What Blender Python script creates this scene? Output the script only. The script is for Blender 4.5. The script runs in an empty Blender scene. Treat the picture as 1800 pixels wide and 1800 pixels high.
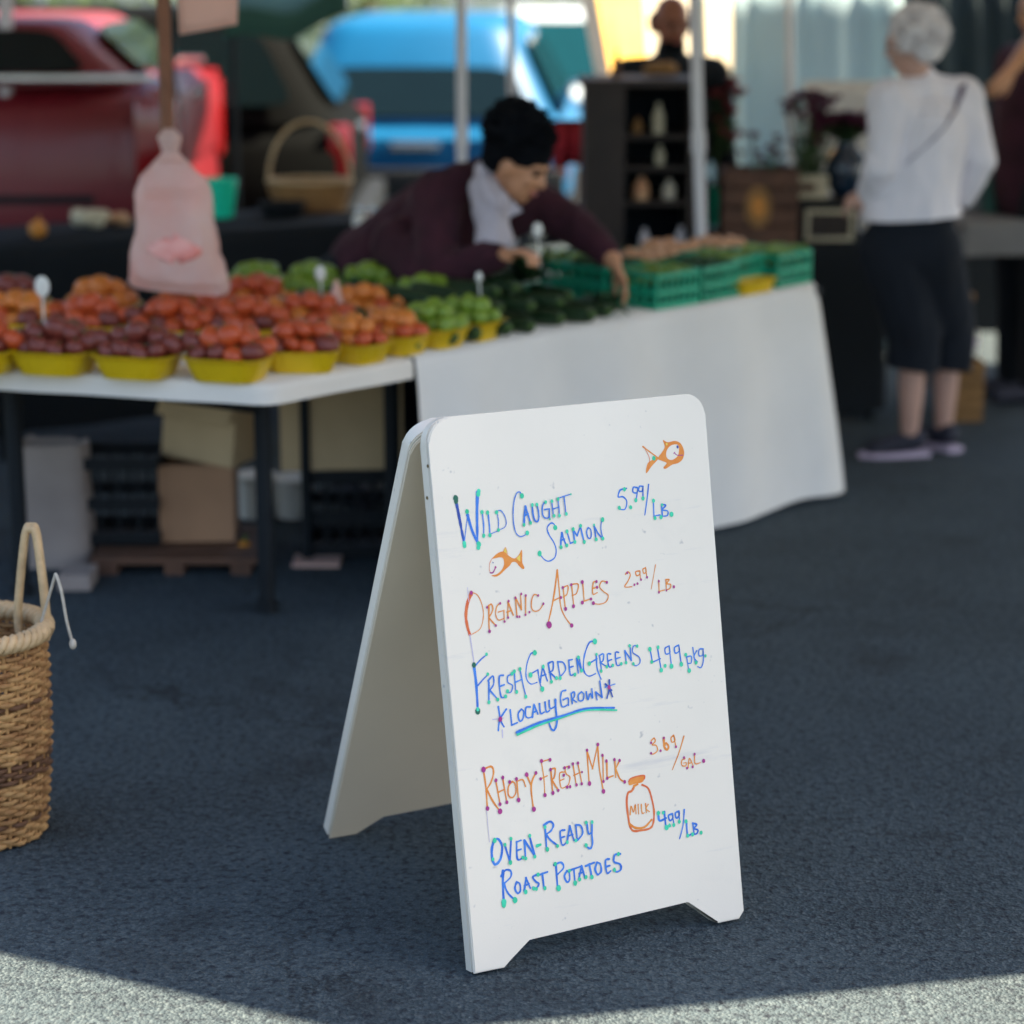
import bpy, bmesh, math, random
from mathutils import Vector, Matrix, noise
R = math.radians
V = Vector
random.seed(7)
sc = bpy.context.scene
col = sc.collection

# ------------------------------------------------------------------ camera
CAM_H, FPX, HOR = 1.9, 4000.0, -100.0          # eye height (m), focal length and horizon row in photo pixels (1800 wide)
PITCH = math.atan((900 - HOR) / FPX)
cam = bpy.data.objects.new('camera', bpy.data.cameras.new('camera')); col.objects.link(cam)
cam.location = (0, 0, CAM_H)
cam.rotation_euler = (R(90) - PITCH, 0, 0)
cam.data.sensor_width = 36; cam.data.lens = 36 * FPX / 1800
cam.data.clip_start = .1; cam.data.clip_end = 600
cam.data.dof.use_dof = True; cam.data.dof.focus_distance = 4.42; cam.data.dof.aperture_fstop = 1.8
sc.camera = cam
# ------------------------------------------------------------------ light
SUN_EL, SUN_AZ = 52.0, 90.0                     # degrees; azimuth from +Y towards +X
w = bpy.data.worlds.new('World'); sc.world = w; w.use_nodes = True
nt = w.node_tree
sky = nt.nodes.new('ShaderNodeTexSky'); sky.sky_type = 'NISHITA'; sky.sun_disc = False
sky.sun_elevation = R(SUN_EL); sky.sun_rotation = R(SUN_AZ); sky.dust_density = 2.0; sky.air_density = 1.0; sky.ozone_density = 1.0
bg = nt.nodes['Background']; bg.inputs['Strength'].default_value = .07
nt.links.new(sky.outputs[0], bg.inputs[0])
sl = bpy.data.lights.new('sun', 'SUN'); sl.energy = 5.0; sl.angle = R(.53); sl.color = (1, .85, .63)
sun = bpy.data.objects.new('sun', sl); col.objects.link(sun)
sdir = V((math.sin(R(SUN_AZ)) * math.cos(R(SUN_EL)), math.cos(R(SUN_AZ)) * math.cos(R(SUN_EL)), math.sin(R(SUN_EL))))
sun.rotation_euler = sdir.to_track_quat('Z', 'Y').to_euler(); sun.location = (0, 20, 20)
vs = sc.view_settings
vs.view_transform = 'Standard'; vs.look = 'None'; vs.exposure = 2.36; vs.gamma = 1.0; vs.use_curve_mapping = False
sc.cycles.use_denoising = True
sc.cycles.max_bounces = 8; sc.cycles.transparent_max_bounces = 8
sc.cycles.sample_clamp_indirect = 6

# ------------------------------------------------------------------ helpers
_c, _s = math.cos(PITCH), math.sin(PITCH)
def ray(px, py):
    u, v = (px - 900) / FPX, (900 - py) / FPX
    return V((u, _c + v * _s, -_s + v * _c))
def at(px, py, Y):                 # world point at depth Y
    d = ray(px, py); t = Y / d.y
    return V((d.x * t, Y, CAM_H + d.z * t))
def G(px, py, z=0.0):              # world point at height z
    d = ray(px, py); t = (z - CAM_H) / d.z
    return V((d.x * t, d.y * t, z))

def mat(name, rgb, rough=.6, var=.12, scale=8.0, bump=0.0, bscale=60.0, metal=0.0, spec=.5, rgb2=None, trans=0.0, coat=0.0, detail=4):
    m = bpy.data.materials.new(name); m.use_nodes = True
    n = m.node_tree.nodes; l = m.node_tree.links; b = n['Principled BSDF']
    b.inputs['Roughness'].default_value = rough; b.inputs['Metallic'].default_value = metal
    b.inputs['Specular IOR Level'].default_value = spec
    if coat: b.inputs['Coat Weight'].default_value = coat; b.inputs['Coat Roughness'].default_value = .08
    tc = n.new('ShaderNodeTexCoord')
    nz = n.new('ShaderNodeTexNoise'); nz.inputs['Scale'].default_value = scale; nz.inputs['Detail'].default_value = detail
    l.new(tc.outputs['Object'], nz.inputs['Vector'])
    ra = n.new('ShaderNodeMixRGB')
    c1 = tuple(max(0, c * (1 - var)) for c in rgb); c2 = tuple(min(1, c * (1 + var)) for c in rgb) if rgb2 is None else rgb2
    if rgb2 is not None: c1 = rgb
    ra.inputs[1].default_value = (*c1, 1); ra.inputs[2].default_value = (*c2, 1)
    cr = n.new('ShaderNodeMapRange'); cr.inputs[1].default_value = .3; cr.inputs[2].default_value = .7
    l.new(nz.outputs['Fac'], cr.inputs[0]); l.new(cr.outputs[0], ra.inputs[0]); l.new(ra.outputs[0], b.inputs['Base Color'])
    if bump:
        n2 = n.new('ShaderNodeTexNoise'); n2.inputs['Scale'].default_value = bscale; n2.inputs['Detail'].default_value = 5
        l.new(tc.outputs['Object'], n2.inputs['Vector'])
        bp = n.new('ShaderNodeBump'); bp.inputs['Strength'].default_value = bump; bp.inputs['Distance'].default_value = .01
        l.new(n2.outputs['Fac'], bp.inputs['Height']); l.new(bp.outputs[0], b.inputs['Normal'])
    if trans:
        tr = n.new('ShaderNodeBsdfTranslucent'); mx = n.new('ShaderNodeMixShader'); mx.inputs[0].default_value = trans
        l.new(ra.outputs[0], tr.inputs[0]); l.new(b.outputs[0], mx.inputs[1]); l.new(tr.outputs[0], mx.inputs[2])
        l.new(mx.outputs[0], n['Material Output'].inputs[0])
    return m

def glass_mat(name, rgb, rough=.05):
    return mat(name, rgb, rough, .1, 2, spec=.35)

class MB:
    """collects shapes, then links them as one mesh object"""
    def __init__(s, M=None): s.v = []; s.f = []; s.m = []; s.M = M
    def add(s, vs_, fs, mi=0):
        o = len(s.v)
        for p in vs_:
            p = V(p); s.v.append(s.M @ p if s.M else p)
        for f in fs: s.f.append([o + i for i in f]); s.m.append(mi)
        return s
    def box(s, a, b, mi=0, bev=0.0):
        x0, y0, z0 = (min(a[i], b[i]) for i in range(3)); x1, y1, z1 = (max(a[i], b[i]) for i in range(3))
        if not bev:
            return s.add([(x0,y0,z0),(x1,y0,z0),(x1,y1,z0),(x0,y1,z0),(x0,y0,z1),(x1,y0,z1),(x1,y1,z1),(x0,y1,z1)],
                  [(0,3,2,1),(4,5,6,7),(0,1,5,4),(1,2,6,5),(2,3,7,6),(3,0,4,7)], mi)
        bm = bmesh.new(); bmesh.ops.create_cube(bm, size=1)
        for q in bm.verts: q.co = V(((x0+x1)/2 + q.co.x*(x1-x0), (y0+y1)/2 + q.co.y*(y1-y0), (z0+z1)/2 + q.co.z*(z1-z0)))
        bmesh.ops.bevel(bm, geom=bm.edges[:], offset=bev, segments=2, affect='EDGES', profile=.6)
        s.bm(bm, mi); return s
    def bm(s, bm, mi=0):
        bm.verts.index_update(); s.add([q.co for q in bm.verts], [[q.index for q in f.verts] for f in bm.faces], mi); bm.free(); return s
    def loft(s, rings, mi=0, cap=True, close=True):
        n = len(rings[0]); vs_ = [p for r in rings for p in r]; fs = []
        for i in range(len(rings) - 1):
            for j in range(n if close else n - 1):
                k = (j + 1) % n
                fs.append((i*n+j, i*n+k, (i+1)*n+k, (i+1)*n+j))
        if cap: fs.append(tuple(range(n))[::-1]); fs.append(tuple((len(rings)-1)*n + j for j in range(n)))
        return s.add(vs_, fs, mi)
    def tube(s, pts, r, seg=8, mi=0, cap=True, closed=False):
        pts = [V(p) for p in pts]; n = len(pts); rr = r if isinstance(r, (list, tuple)) else [r] * n
        rings = []; up = None
        for i, p in enumerate(pts):
            if closed: t = pts[(i+1) % n] - pts[i-1]
            else: t = pts[min(i+1, n-1)] - pts[max(i-1, 0)]
            t = t.normalized() if t.length > 1e-9 else V((0,0,1))
            if up is None:
                up = V((0,0,1)) if abs(t.z) < .9 else V((1,0,0))
            a = t.cross(up); a = a.normalized() if a.length > 1e-6 else t.orthogonal().normalized()
            b = a.cross(t).normalized(); up = b
            rings.append([p + (a*math.cos(2*math.pi*k/seg) + b*math.sin(2*math.pi*k/seg)) * rr[i] for k in range(seg)])
        if closed: rings.append(rings[0]); cap = False
        return s.loft(rings, mi, cap)
    def lathe(s, prof, c, seg=24, mi=0, wob=0):
        """prof: list of (r, z)"""
        rings = [[V((c[0] + r*math.cos(2*math.pi*k/seg), c[1] + r*math.sin(2*math.pi*k/seg), c[2] + z)) for k in range(seg)] for r, z in prof]
        return s.loft(rings, mi)
    def ell(s, c, r, B=None, seg=14, rin=9, mi=0):
        c = V(c); B = B or Matrix.Identity(3); rings = []
        for i in range(1, rin):
            a = math.pi * i / rin
            rings.append([c + B @ V((r[0]*math.sin(a)*math.cos(2*math.pi*k/seg), r[1]*math.sin(a)*math.sin(2*math.pi*k/seg), -r[2]*math.cos(a))) for k in range(seg)])
        return s.loft(rings, mi)
    def cap(s, p0, r0, p1, r1, seg=12):
        p0, p1 = V(p0), V(p1); t = (p1 - p0); t = t.normalized() if t.length > 1e-6 else V((0,0,1))
        a = t.orthogonal().normalized(); b = t.cross(a); rings = []
        for k in range(1, 5):
            ph = -math.pi/2 + math.pi/2 * k/4
            rings.append((p0 + t*r0*math.sin(ph), r0*math.cos(ph)))
        for k in range(0, 4):
            ph = math.pi/2 * k/4
            rings.append((p1 + t*r1*math.sin(ph), r1*math.cos(ph)))
        return s.loft([[c + (a*math.cos(2*math.pi*j/seg) + b*math.sin(2*math.pi*j/seg))*max(rr, 1e-4) for j in range(seg)] for c, rr in rings])
    def prism(s, poly, z0, z1, mi=0):
        n = len(poly)
        return s.add([(p[0], p[1], z0) for p in poly] + [(p[0], p[1], z1) for p in poly],
              [tuple(range(n))[::-1], tuple(range(n, 2*n))] + [(i, (i+1) % n, n + (i+1) % n, n + i) for i in range(n)], mi)
    def mesh(s, name, mats, org=V((0,0,0)), smooth=False, fixn=True):
        me = bpy.data.meshes.new(name)
        me.from_pydata([tuple(p - org) for p in s.v], [], s.f)
        for m in (mats if isinstance(mats, (list, tuple)) else [mats]): me.materials.append(m)
        if any(s.m):
            for p, i in zip(me.polygons, s.m): p.material_index = i
        if fixn:
            bm = bmesh.new(); bm.from_mesh(me); bmesh.ops.recalc_face_normals(bm, faces=bm.faces[:]); bm.to_mesh(me); bm.free()
        if smooth:
            for p in me.polygons: p.use_smooth = True
            me.set_sharp_from_angle(angle=R(smooth if smooth is not True else 40))
        return me
    def build(s, name, mats, parent=None, smooth=False, org=None, fixn=True):
        r = root_of(parent) if parent else None
        o_ = r.location.copy() if r else V(org or (0,0,0))
        ob = bpy.data.objects.new(name, s.mesh(name, mats, o_, smooth, fixn)); col.objects.link(ob)
        if parent: ob.parent = parent
        else: ob.location = o_
        return ob
def root_of(o):
    while o.parent: o = o.parent
    return o
def thing(name, label, cat, loc=(0,0,0), group=None):
    o = bpy.data.objects.new(name, None); col.objects.link(o); o.location = loc; o.empty_display_size = .1
    return tag(o, label, cat, group)
def tag(o, label, cat, group=None):
    o['label'] = label; o['category'] = cat
    if group: o['group'] = group
    return o
def struct(o): o['kind'] = 'structure'; return o
def place(name, me, loc, rot=(0,0,0), scale=(1,1,1), parent=None):
    o = bpy.data.objects.new(name, me); col.objects.link(o); o.location = loc; o.rotation_euler = rot; o.scale = scale
    if parent: o.parent = parent
    return o
def blob(name, mb, voxel, m, parent, smooth=8, org=None):
    """one continuous skin round the shapes in mb"""
    ob = mb.build(name, m, parent, fixn=True, org=org)
    rm = ob.modifiers.new('r', 'REMESH'); rm.mode = 'VOXEL'; rm.voxel_size = voxel
    sm = ob.modifiers.new('s', 'SMOOTH'); sm.iterations = smooth; sm.factor = .5
    dg = bpy.context.evaluated_depsgraph_get()
    me = bpy.data.meshes.new_from_object(ob.evaluated_get(dg)); ob.modifiers.clear()
    old = ob.data; ob.data = me; me.name = name; bpy.data.meshes.remove(old)
    for p in me.polygons: p.use_smooth = True
    if not me.materials: me.materials.append(m)
    return ob
def wrinkle(ob, amp, scale, stretch=(1,1,.35), seed=0):
    """soft cloth folds pushed into a surface along its normals"""
    me = ob.data; co = [(v.co.copy(), v.normal.copy()) for v in me.vertices]
    for v, (c, n_) in zip(me.vertices, co):
        q = V((c.x*stretch[0], c.y*stretch[1], c.z*stretch[2]))*scale + V((seed, seed*.7, 0))
        a = 1 - abs(noise.noise(q))*2; b_ = noise.noise(q*2.3 + V((5,1,2)))
        v.co = c + n_*amp*(a*.7 + b_*.5)
    me.update(); return ob
def crom(pts, n=6, closed=False):
    pts = [V((*p, 0)) if len(p) == 2 else V(p) for p in pts]
    if len(pts) < 3: return pts
    out = []; N = len(pts)
    for i in range(N if closed else N - 1):
        if closed: p0, p1, p2, p3 = pts[i-1], pts[i], pts[(i+1) % N], pts[(i+2) % N]
        else: p0, p1, p2, p3 = pts[max(i-1, 0)], pts[i], pts[i+1], pts[min(i+2, N-1)]
        for k in range(n):
            t = k / n
            out.append(.5*((2*p1) + (p2-p0)*t + (2*p0-5*p1+4*p2-p3)*t*t + (3*p1-p0-3*p2+p3)*t**3))
    if not closed: out.append(pts[-1])
    return out
def basis(f, u):
    f = V(f).normalized(); r = f.cross(V(u)).normalized(); u = r.cross(f)
    return Matrix((r, f, u)).transposed()       # columns: right, forward, up

# ------------------------------------------------------------------ materials
def asphalt_mat():
    m = bpy.data.materials.new('asphalt'); m.use_nodes = True
    n = m.node_tree.nodes; l = m.node_tree.links; b = n['Principled BSDF']; b.inputs['Roughness'].default_value = .85
    b.inputs['Specular IOR Level'].default_value = .25
    tc = n.new('ShaderNodeTexCoord')
    def nz(sc_, d=3, r=.6):
        q = n.new('ShaderNodeTexNoise'); q.inputs['Scale'].default_value = sc_; q.inputs['Detail'].default_value = d; q.inputs['Roughness'].default_value = r
        l.new(tc.outputs['Object'], q.inputs['Vector']); return q
    def mixc(fac, a, b_):
        q = n.new('ShaderNodeMixRGB'); l.new(fac, q.inputs[0])
        for i, c in ((1, a), (2, b_)):
            if isinstance(c, tuple): q.inputs[i].default_value = (*c, 1)
            else: l.new(c, q.inputs[i])
        return q.outputs[0]
    def rng(o, a, b_):
        q = n.new('ShaderNodeMapRange'); q.inputs[1].default_value = a; q.inputs[2].default_value = b_; l.new(o, q.inputs[0]); return q.outputs[0]
    big = rng(nz(1.5, 8, .72).outputs['Fac'], .40, .62)
    base = mixc(big, (.017, .029, .038), (.046, .068, .082))
    vo = n.new('ShaderNodeTexVoronoi'); vo.inputs['Scale'].default_value = 150; l.new(tc.outputs['Object'], vo.inputs['Vector'])
    stone = n.new('ShaderNodeSeparateColor'); l.new(vo.outputs['Color'], stone.inputs[0])
    st = rng(stone.outputs[0], .50, 1.25)
    base = mixc(st, base, (.115, .142, .152))
    fine = rng(nz(420, 2, .7).outputs['Fac'], .42, .66)
    base = mixc(fine, base, (.075, .097, .106))
    dk = rng(nz(55, 3).outputs['Fac'], .48, .70)
    base = mixc(dk, base, (.010, .014, .022))
    # old cracks and oil stains
    ck = n.new('ShaderNodeTexVoronoi'); ck.feature = 'DISTANCE_TO_EDGE'; ck.inputs['Scale'].default_value = .55
    wn = nz(3.0, 5, .7); ad = n.new('ShaderNodeVectorMath'); ad.operation = 'MULTIPLY_ADD'; l.new(wn.outputs['Color'], ad.inputs[0]); ad.inputs[1].default_value = (.55,.55,0); l.new(tc.outputs['Object'], ad.inputs[2]); l.new(ad.outputs[0], ck.inputs['Vector'])
    inv = n.new('ShaderNodeMapRange'); inv.inputs[1].default_value = .0; inv.inputs[2].default_value = .006; inv.inputs[3].default_value = .75; inv.inputs[4].default_value = 0; l.new(ck.outputs['Distance'], inv.inputs[0])
    gate = n.new('ShaderNodeMath'); gate.operation = 'MULTIPLY'; l.new(inv.outputs[0], gate.inputs[0]); l.new(rng(nz(.9, 2).outputs['Fac'], .42, .6), gate.inputs[1])
    base = mixc(gate.outputs[0], base, (.008, .010, .013))
    stn = n.new('ShaderNodeMath'); stn.operation = 'MULTIPLY'; stn.inputs[1].default_value = .55; l.new(rng(nz(2.4, 3, .5).outputs['Fac'], .60, .72), stn.inputs[0]); base = mixc(stn.outputs[0], base, (.016, .019, .022))
    l.new(base, b.inputs['Base Color'])
    bp = n.new('ShaderNodeBump'); bp.inputs['Strength'].default_value = .8; bp.inputs['Distance'].default_value = .006
    l.new(vo.outputs['Distance'], bp.inputs['Height']); l.new(bp.outputs[0], b.inputs['Normal'])
    return m
M = {}
M['asphalt'] = asphalt_mat()
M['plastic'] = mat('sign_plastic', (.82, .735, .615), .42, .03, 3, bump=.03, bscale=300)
def worn(m):
    n = m.node_tree.nodes; l = m.node_tree.links; b = n['Principled BSDF']; src = b.inputs['Base Color'].links[0].from_socket
    tc = n.new('ShaderNodeTexCoord'); mp = n.new('ShaderNodeMapping'); mp.inputs['Scale'].default_value = (3, 3, 26); mp.inputs['Rotation'].default_value = (.1, .15, .3); l.new(tc.outputs['Object'], mp.inputs[0])
    def msk(sc_, lo, hi, vec, d=6):
        q = n.new('ShaderNodeTexNoise'); q.inputs['Scale'].default_value = sc_; q.inputs['Detail'].default_value = d; q.inputs['Roughness'].default_value = .65; l.new(vec, q.inputs['Vector'])
        r = n.new('ShaderNodeMapRange'); r.inputs[1].default_value = lo; r.inputs[2].default_value = hi; l.new(q.outputs['Fac'], r.inputs[0]); return r.outputs[0]
    def over(src, fac, col_):
        q = n.new('ShaderNodeMixRGB'); l.new(fac, q.inputs[0]); l.new(src, q.inputs[1]); q.inputs[2].default_value = (*col_, 1); return q.outputs[0]
    src = over(src, msk(1.0, .62, .90, mp.outputs[0]), (.56, .52, .50)); src = over(src, msk(2.2, .52, .95, tc.outputs['Object'], 8), (.60, .55, .49)); src = over(src, msk(42, .70, .80, tc.outputs['Object'], 2), (.50, .46, .42))
    l.new(src, b.inputs['Base Color']); return m
worn(M['plastic'])
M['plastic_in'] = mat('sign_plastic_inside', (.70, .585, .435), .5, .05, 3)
M['seam'] = mat('seam_tan', (.42, .36, .24), .6)
M['screw'] = mat('brass_screw', (.30, .22, .10), .35, metal=.8)
M['blue'] = mat('ink_blue', (.010, .12, .55), .5, 0, 40, rgb2=(.05, .24, .72))
M['navy'] = mat('ink_dark_blue', (.01, .03, .25), .5, 0, 40, rgb2=(.02, .10, .45))
M['green'] = mat('ink_green', (.015, .50, .25), .5, 0, 60, rgb2=(.05, .68, .42))
M['dgreen'] = mat('ink_dark_green', (.005, .12, .07), .5)
M['orange'] = mat('ink_orange', (.74, .20, .012), .5, 0, 50, rgb2=(.80, .30, .05))
M['red'] = mat('ink_red', (.66, .09, .02), .5, 0, 50, rgb2=(.75, .2, .05))
M['purple'] = mat('ink_purple', (.33, .01, .20), .5, 0, 50, rgb2=(.45, .03, .22))
M['yellow'] = mat('ink_yellow', (.85, .62, .10), .5)
M['lilac'] = mat('ink_faint', (.52, .46, .62), .5)
M['cloth'] = mat('white_cloth', (.84, .80, .745), .9, .05, 3, bump=.12, bscale=25)
M['cloth2'] = mat('warm_lit_cloth', (.84, .76, .66), .9, .06, 3, bump=.12, bscale=25)  # white cloth with the warm light on the corner table mixed into its colour
M['dark_metal'] = mat('dark_metal', (.006, .009, .012), .6, .2, spec=.3)
M['basket_yellow'] = mat('yellow_plastic', (.74, .48, .004), .4, .12, 6, trans=.12)
M['basket_green'] = mat('teal_plastic', (.004, .36, .20), .4, .15, 6)
M['tom_red'] = mat('tomato_red', (.50, .035, .010), .42, 0, 14, rgb2=(.60, .12, .02), spec=.6)
M['tom_or'] = mat('tomato_orange', (.68, .16, .02), .42, 0, 14, rgb2=(.70, .24, .03), spec=.6)
M['tom_dk'] = mat('tomato_dark', (.085, .016, .016), .42, 0, 16, rgb2=(.30, .05, .025), spec=.6)
M['tom_gr'] = mat('pepper_green', (.07, .20, .008), .42, 0, 14, rgb2=(.30, .38, .03), spec=.6)
M['stem'] = mat('stem_green', (.06, .12, .02), .7)
M['zuc'] = mat('zucchini_green', (.008, .026, .008), .5, 0, 30, rgb2=(.02, .05, .014), spec=.3)
M['leafy'] = mat('leaf_green', (.010, .045, .016), .7, 0, 30, rgb2=(.04, .11, .03))
M['tan_fruit'] = mat('peach_skin', (.60, .25, .12), .5, 0, 12, rgb2=(.66, .42, .22))
M['cardboard'] = mat('cardboard', (.56, .40, .22), .9, .1, 5)
M['cardboard2'] = mat('cardboard_brown', (.42, .23, .125), .9, .1, 5)
M['paper'] = mat('kraft_paper', (.36, .29, .25), .9, .12, 6, bump=.3, bscale=9)
M['black_pl'] = mat('black_plastic', (.006, .008, .010), .6, .2, spec=.3)
M['white_pl'] = mat('white_plastic', (.80, .78, .70), .4, .04)
M['pole'] = mat('white_paint', (.74, .72, .73), .45, .04)
M['wicker'] = mat('wicker', (.24, .10, .03), .75, 0, 22, rgb2=(.54, .30, .11), bump=.25, bscale=90)
M['wicker_rim'] = mat('wicker_rim', (.56, .38, .20), .6, .2, 30, bump=.2, bscale=90)
M['wicker_dk'] = mat('wicker_dark', (.12, .05, .02), .7, .2, 24)
M['rope'] = mat('rope', (.50, .44, .36), .9, .15, 60)
M['skin'] = mat('skin', (.56, .27, .14), .5, .06, 10)
M['skin2'] = mat('skin_pale', (.56, .33, .25), .5, .06, 10)
M['skin3'] = mat('skin_brown', (.30, .11, .06), .5, .06, 10)
M['hair'] = mat('black_hair', (.004, .005, .007), .9, .3, 40, bump=.8, bscale=50, spec=.1)
M['white_hair'] = mat('white_hair', (.80, .76, .76), .8, .1, 30, bump=.9, bscale=45)
M['cardigan'] = mat('cardigan', (.042, .009, .017), 1, .3, 12, bump=.35, bscale=60)
M['shirt'] = mat('white_shirt', (.50, .46, .50), .9, .06, 8, bump=.2, bscale=20)
M['jacket'] = mat('lavender_jacket', (.84, .80, .84), .85, .05, 6, bump=.35, bscale=14)
M['skirt'] = mat('navy_skirt', (.005, .008, .014), 1, .2, 6, bump=.3, bscale=14)
M['strap'] = mat('strap', (.12, .09, .15), .8)
M['shoe'] = mat('shoe_dark', (.02, .02, .035), .7, .2)
M['sole'] = mat('shoe_sole', (.60, .48, .60), .6)
M['eye'] = mat('eye_dark', (.01, .008, .008), .2)
M['lip'] = mat('lip', (.34, .10, .08), .5)
M['wood_post'] = mat('brown_post', (.22, .09, .045), .7, .2, 10)
M['bag'] = mat('warm_lit_bag', (.95, .60, .53), .25, 0, 5, rgb2=(.95, .82, .77), trans=.45, bump=.8, bscale=26)  # pink plastic, with a warm sunlit glow put into its colour
def thin_film(m, a):
    n = m.node_tree.nodes; l = m.node_tree.links; out = n['Material Output']; src = out.inputs[0].links[0].from_socket
    tr = n.new('ShaderNodeBsdfTransparent'); tr.inputs[0].default_value = (1, .86, .84, 1); mx = n.new('ShaderNodeMixShader'); mx.inputs[0].default_value = a
    l.new(src, mx.inputs[1]); l.new(tr.outputs[0], mx.inputs[2]); l.new(mx.outputs[0], out.inputs[0])
thin_film(M['bag'], .22)
M['bag_print'] = mat('bag_print', (.80, .22, .19), .5, 0, 14, rgb2=(.93, .50, .44))
M['peach_paper'] = mat('peach_paper', (.93, .60, .48), .8, .05, 4, trans=.3)  # peach tone; on the hanging notice it carries warm sunlight
M['car_red'] = mat('red_paint', (.17, .009, .015), .4, .1, 2, coat=.25)
M['car_dark'] = mat('dark_paint', (.0025, .003, .003), .8, .2, 2, spec=.04)
M['car_blue'] = mat('blue_paint', (.002, .085, .20), .45, .08, 2, spec=.25)
M['car_white'] = mat('silver_paint', (.50, .56, .58), .3, .06, 2, coat=.8)
M['glass'] = glass_mat('dark_glass', (.003, .010, .012))
M['glass_t'] = glass_mat('teal_glass', (.004, .045, .055))
M['chrome'] = mat('chrome', (.62, .63, .64), .22, .05, metal=.9)
M['lamp_red'] = mat('tail_lamp', (.26, .010, .012), .15, .15, 5, coat=.8)
M['lamp_w'] = mat('lamp_clear', (.7, .66, .6), .2, .1)
M['tyre'] = mat('tyre', (.012, .012, .013), .8)
M['awning'] = mat('teal_canvas', (.055, .16, .13), .85, .15, 3, trans=.15)
M['canvas'] = mat('marquee_canvas', (.80, .75, .68), .85, .05, 2, trans=.13)
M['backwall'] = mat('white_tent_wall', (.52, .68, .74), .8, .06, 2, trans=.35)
M['dwood'] = mat('dark_wood', (.030, .020, .015), .65, .35, 6, bump=.2, bscale=30)
M['brownwood'] = mat('brown_wood', (.12, .055, .03), .7, .3, 9)
M['goldwood'] = mat('gold_wood', (.30, .15, .045), .7, .25, 9)
M['black_cloth'] = mat('black_cloth', (.005, .008, .011), 1, .2, 4, bump=.2, bscale=18)
M['grey_cloth'] = mat('grey_cloth', (.20, .19, .18), .95, .12, 5, bump=.2, bscale=18)
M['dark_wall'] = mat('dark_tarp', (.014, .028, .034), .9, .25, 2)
M['blue_glaze'] = mat('navy_glaze', (.010, .028, .055), .2, .2, 5, coat=.6)
M['petal'] = mat('burgundy_petal', (.13, .016, .05), .7, .3, 30)
M['petal_red'] = mat('red_petal', (.26, .03, .035), .7, .3, 30)
M['cream_lbl'] = mat('cream_label', (.58, .52, .36), .8, .1, 20)
M['orange_poster'] = mat('orange_poster', (.80, .36, .06), .8, 0, 6, rgb2=(.72, .52, .12))
M['cream_sheet'] = mat('cream_sheet', (.86, .78, .62), .8, .04, 4, trans=.3)
M['teal_bucket'] = mat('mint_plastic', (.01, .75, .45), .35, .08)
M['concrete'] = mat('grey_block', (.13, .14, .14), .95, .2, 14)
M['pumpkin'] = mat('orange_gourd', (.62, .24, .03), .5, .12, 12)
M['red_cloth'] = mat('red_cloth', (.48, .02, .035), .8, .15, 8)
M['bark'] = mat('bark', (.06, .045, .035), .9, .3, 12, bump=.6, bscale=20)
M['fol'] = mat('foliage', (.035, .075, .018), .7, 0, 3, rgb2=(.07, .12, .03), trans=.3)

# ================================================================== setting
g = MB().add([(-150,-60,0),(150,-60,0),(150,250,0),(-150,250,0)], [(0,1,2,3)]).build('asphalt_ground', M['asphalt']); struct(g)

# big unseen marquee over the stalls, its pointed front shaped to cast the foreground shade
MX0, MYF, MYB, RZ, EZ = 2.22, 3.745, 10.45, 3.2, 1.89
HWL, HWR, PLS, PRS = 5.2, 3.75, .375, .26
mq = thing('shade_marquee', 'large unseen white marquee, pointed front shaped to shade the sign and produce stall', 'marquee', (MX0, MYB, 0))
def roofp(u, f):                     # u: -1 .. 1 across, f: 0 front .. 1 back
    x = u*(HWL if u < 0 else HWR); y0 = MYF + abs(x)*(PLS if u < 0 else PRS)
    sag = .05*math.sin(math.pi*min(1, abs(u)))*math.sin(math.pi*((f*4) % 1))
    return V((MX0 + x, y0 + (MYB - y0)*f, RZ - (RZ - EZ)*abs(u) - sag))
for sgn in (-1, 1):
    o = MB().loft([[roofp(sgn*i/12, j/8) for j in range(9)] for i in range(13)], cap=False, close=False).build('roof_panel', M['canvas'], mq, fixn=False); o.modifiers.new('s', 'SOLIDIFY').thickness = .004
b = MB(); dn = V((0, 0, -.035))
for f in (0, 1):
    for sgn in (-1, 1): b.tube([roofp(0, f)+dn, roofp(sgn, f)+dn], .019)
b.tube([roofp(0, 0)+dn, roofp(0, 1)+dn], .019)
for sgn in (-1, 1): b.tube([roofp(sgn, 0)+dn, roofp(sgn, 1)+dn], .019)
b.build('roof_frame', M['pole'], mq)
MB().tube([(MX0-3.9, 6.74, 2.19), (MX0+2.9, 6.74, 2.16)], .019).build('crossbar', M['pole'], mq)
for u, f in ((-1,0),(1,0),(-1,1),(1,1)):
    p = roofp(u, f); MB().tube([(p.x, p.y, .02), (p.x, p.y, EZ-.04)], .022).build('pole', M['pole'], mq)
    MB().box((p.x-.07, p.y-.07, 0), (p.x+.07, p.y+.07, .02)).build('foot_plate', M['pole'], mq)

# ================================================================== the sidewalk sign
SX, SY, SYAW, SW, SL, SA, SB, ST = -0.08875, 4.00122, 0.44544, 0.59483, 1.05357, 0.19607, 0.46228, 0.042
ex = V((math.cos(SYAW), math.sin(SYAW), 0)); ed = V((-math.sin(SYAW), math.cos(SYAW), 0)); ez = V((0,0,1))
s0 = V((SX, SY, 0))
eu = ed*math.sin(SA) + ez*math.cos(SA); en = -ed*math.cos(SA) + ez*math.sin(SA)
FO = s0 + en*ST                                     # lower corner of the written face
SLR = SL*math.cos(SA)/math.cos(SB)
ru = -ed*math.sin(SB) + ez*math.cos(SB); rn = ed*math.cos(SB) + ez*math.sin(SB)
RO = s0 + ed*(SL*math.sin(SA) + SLR*math.sin(SB))
def frame(O, a, b_, c):
    m = Matrix((a, b_, c)).transposed().to_4x4(); m.translation = O; return m
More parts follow.
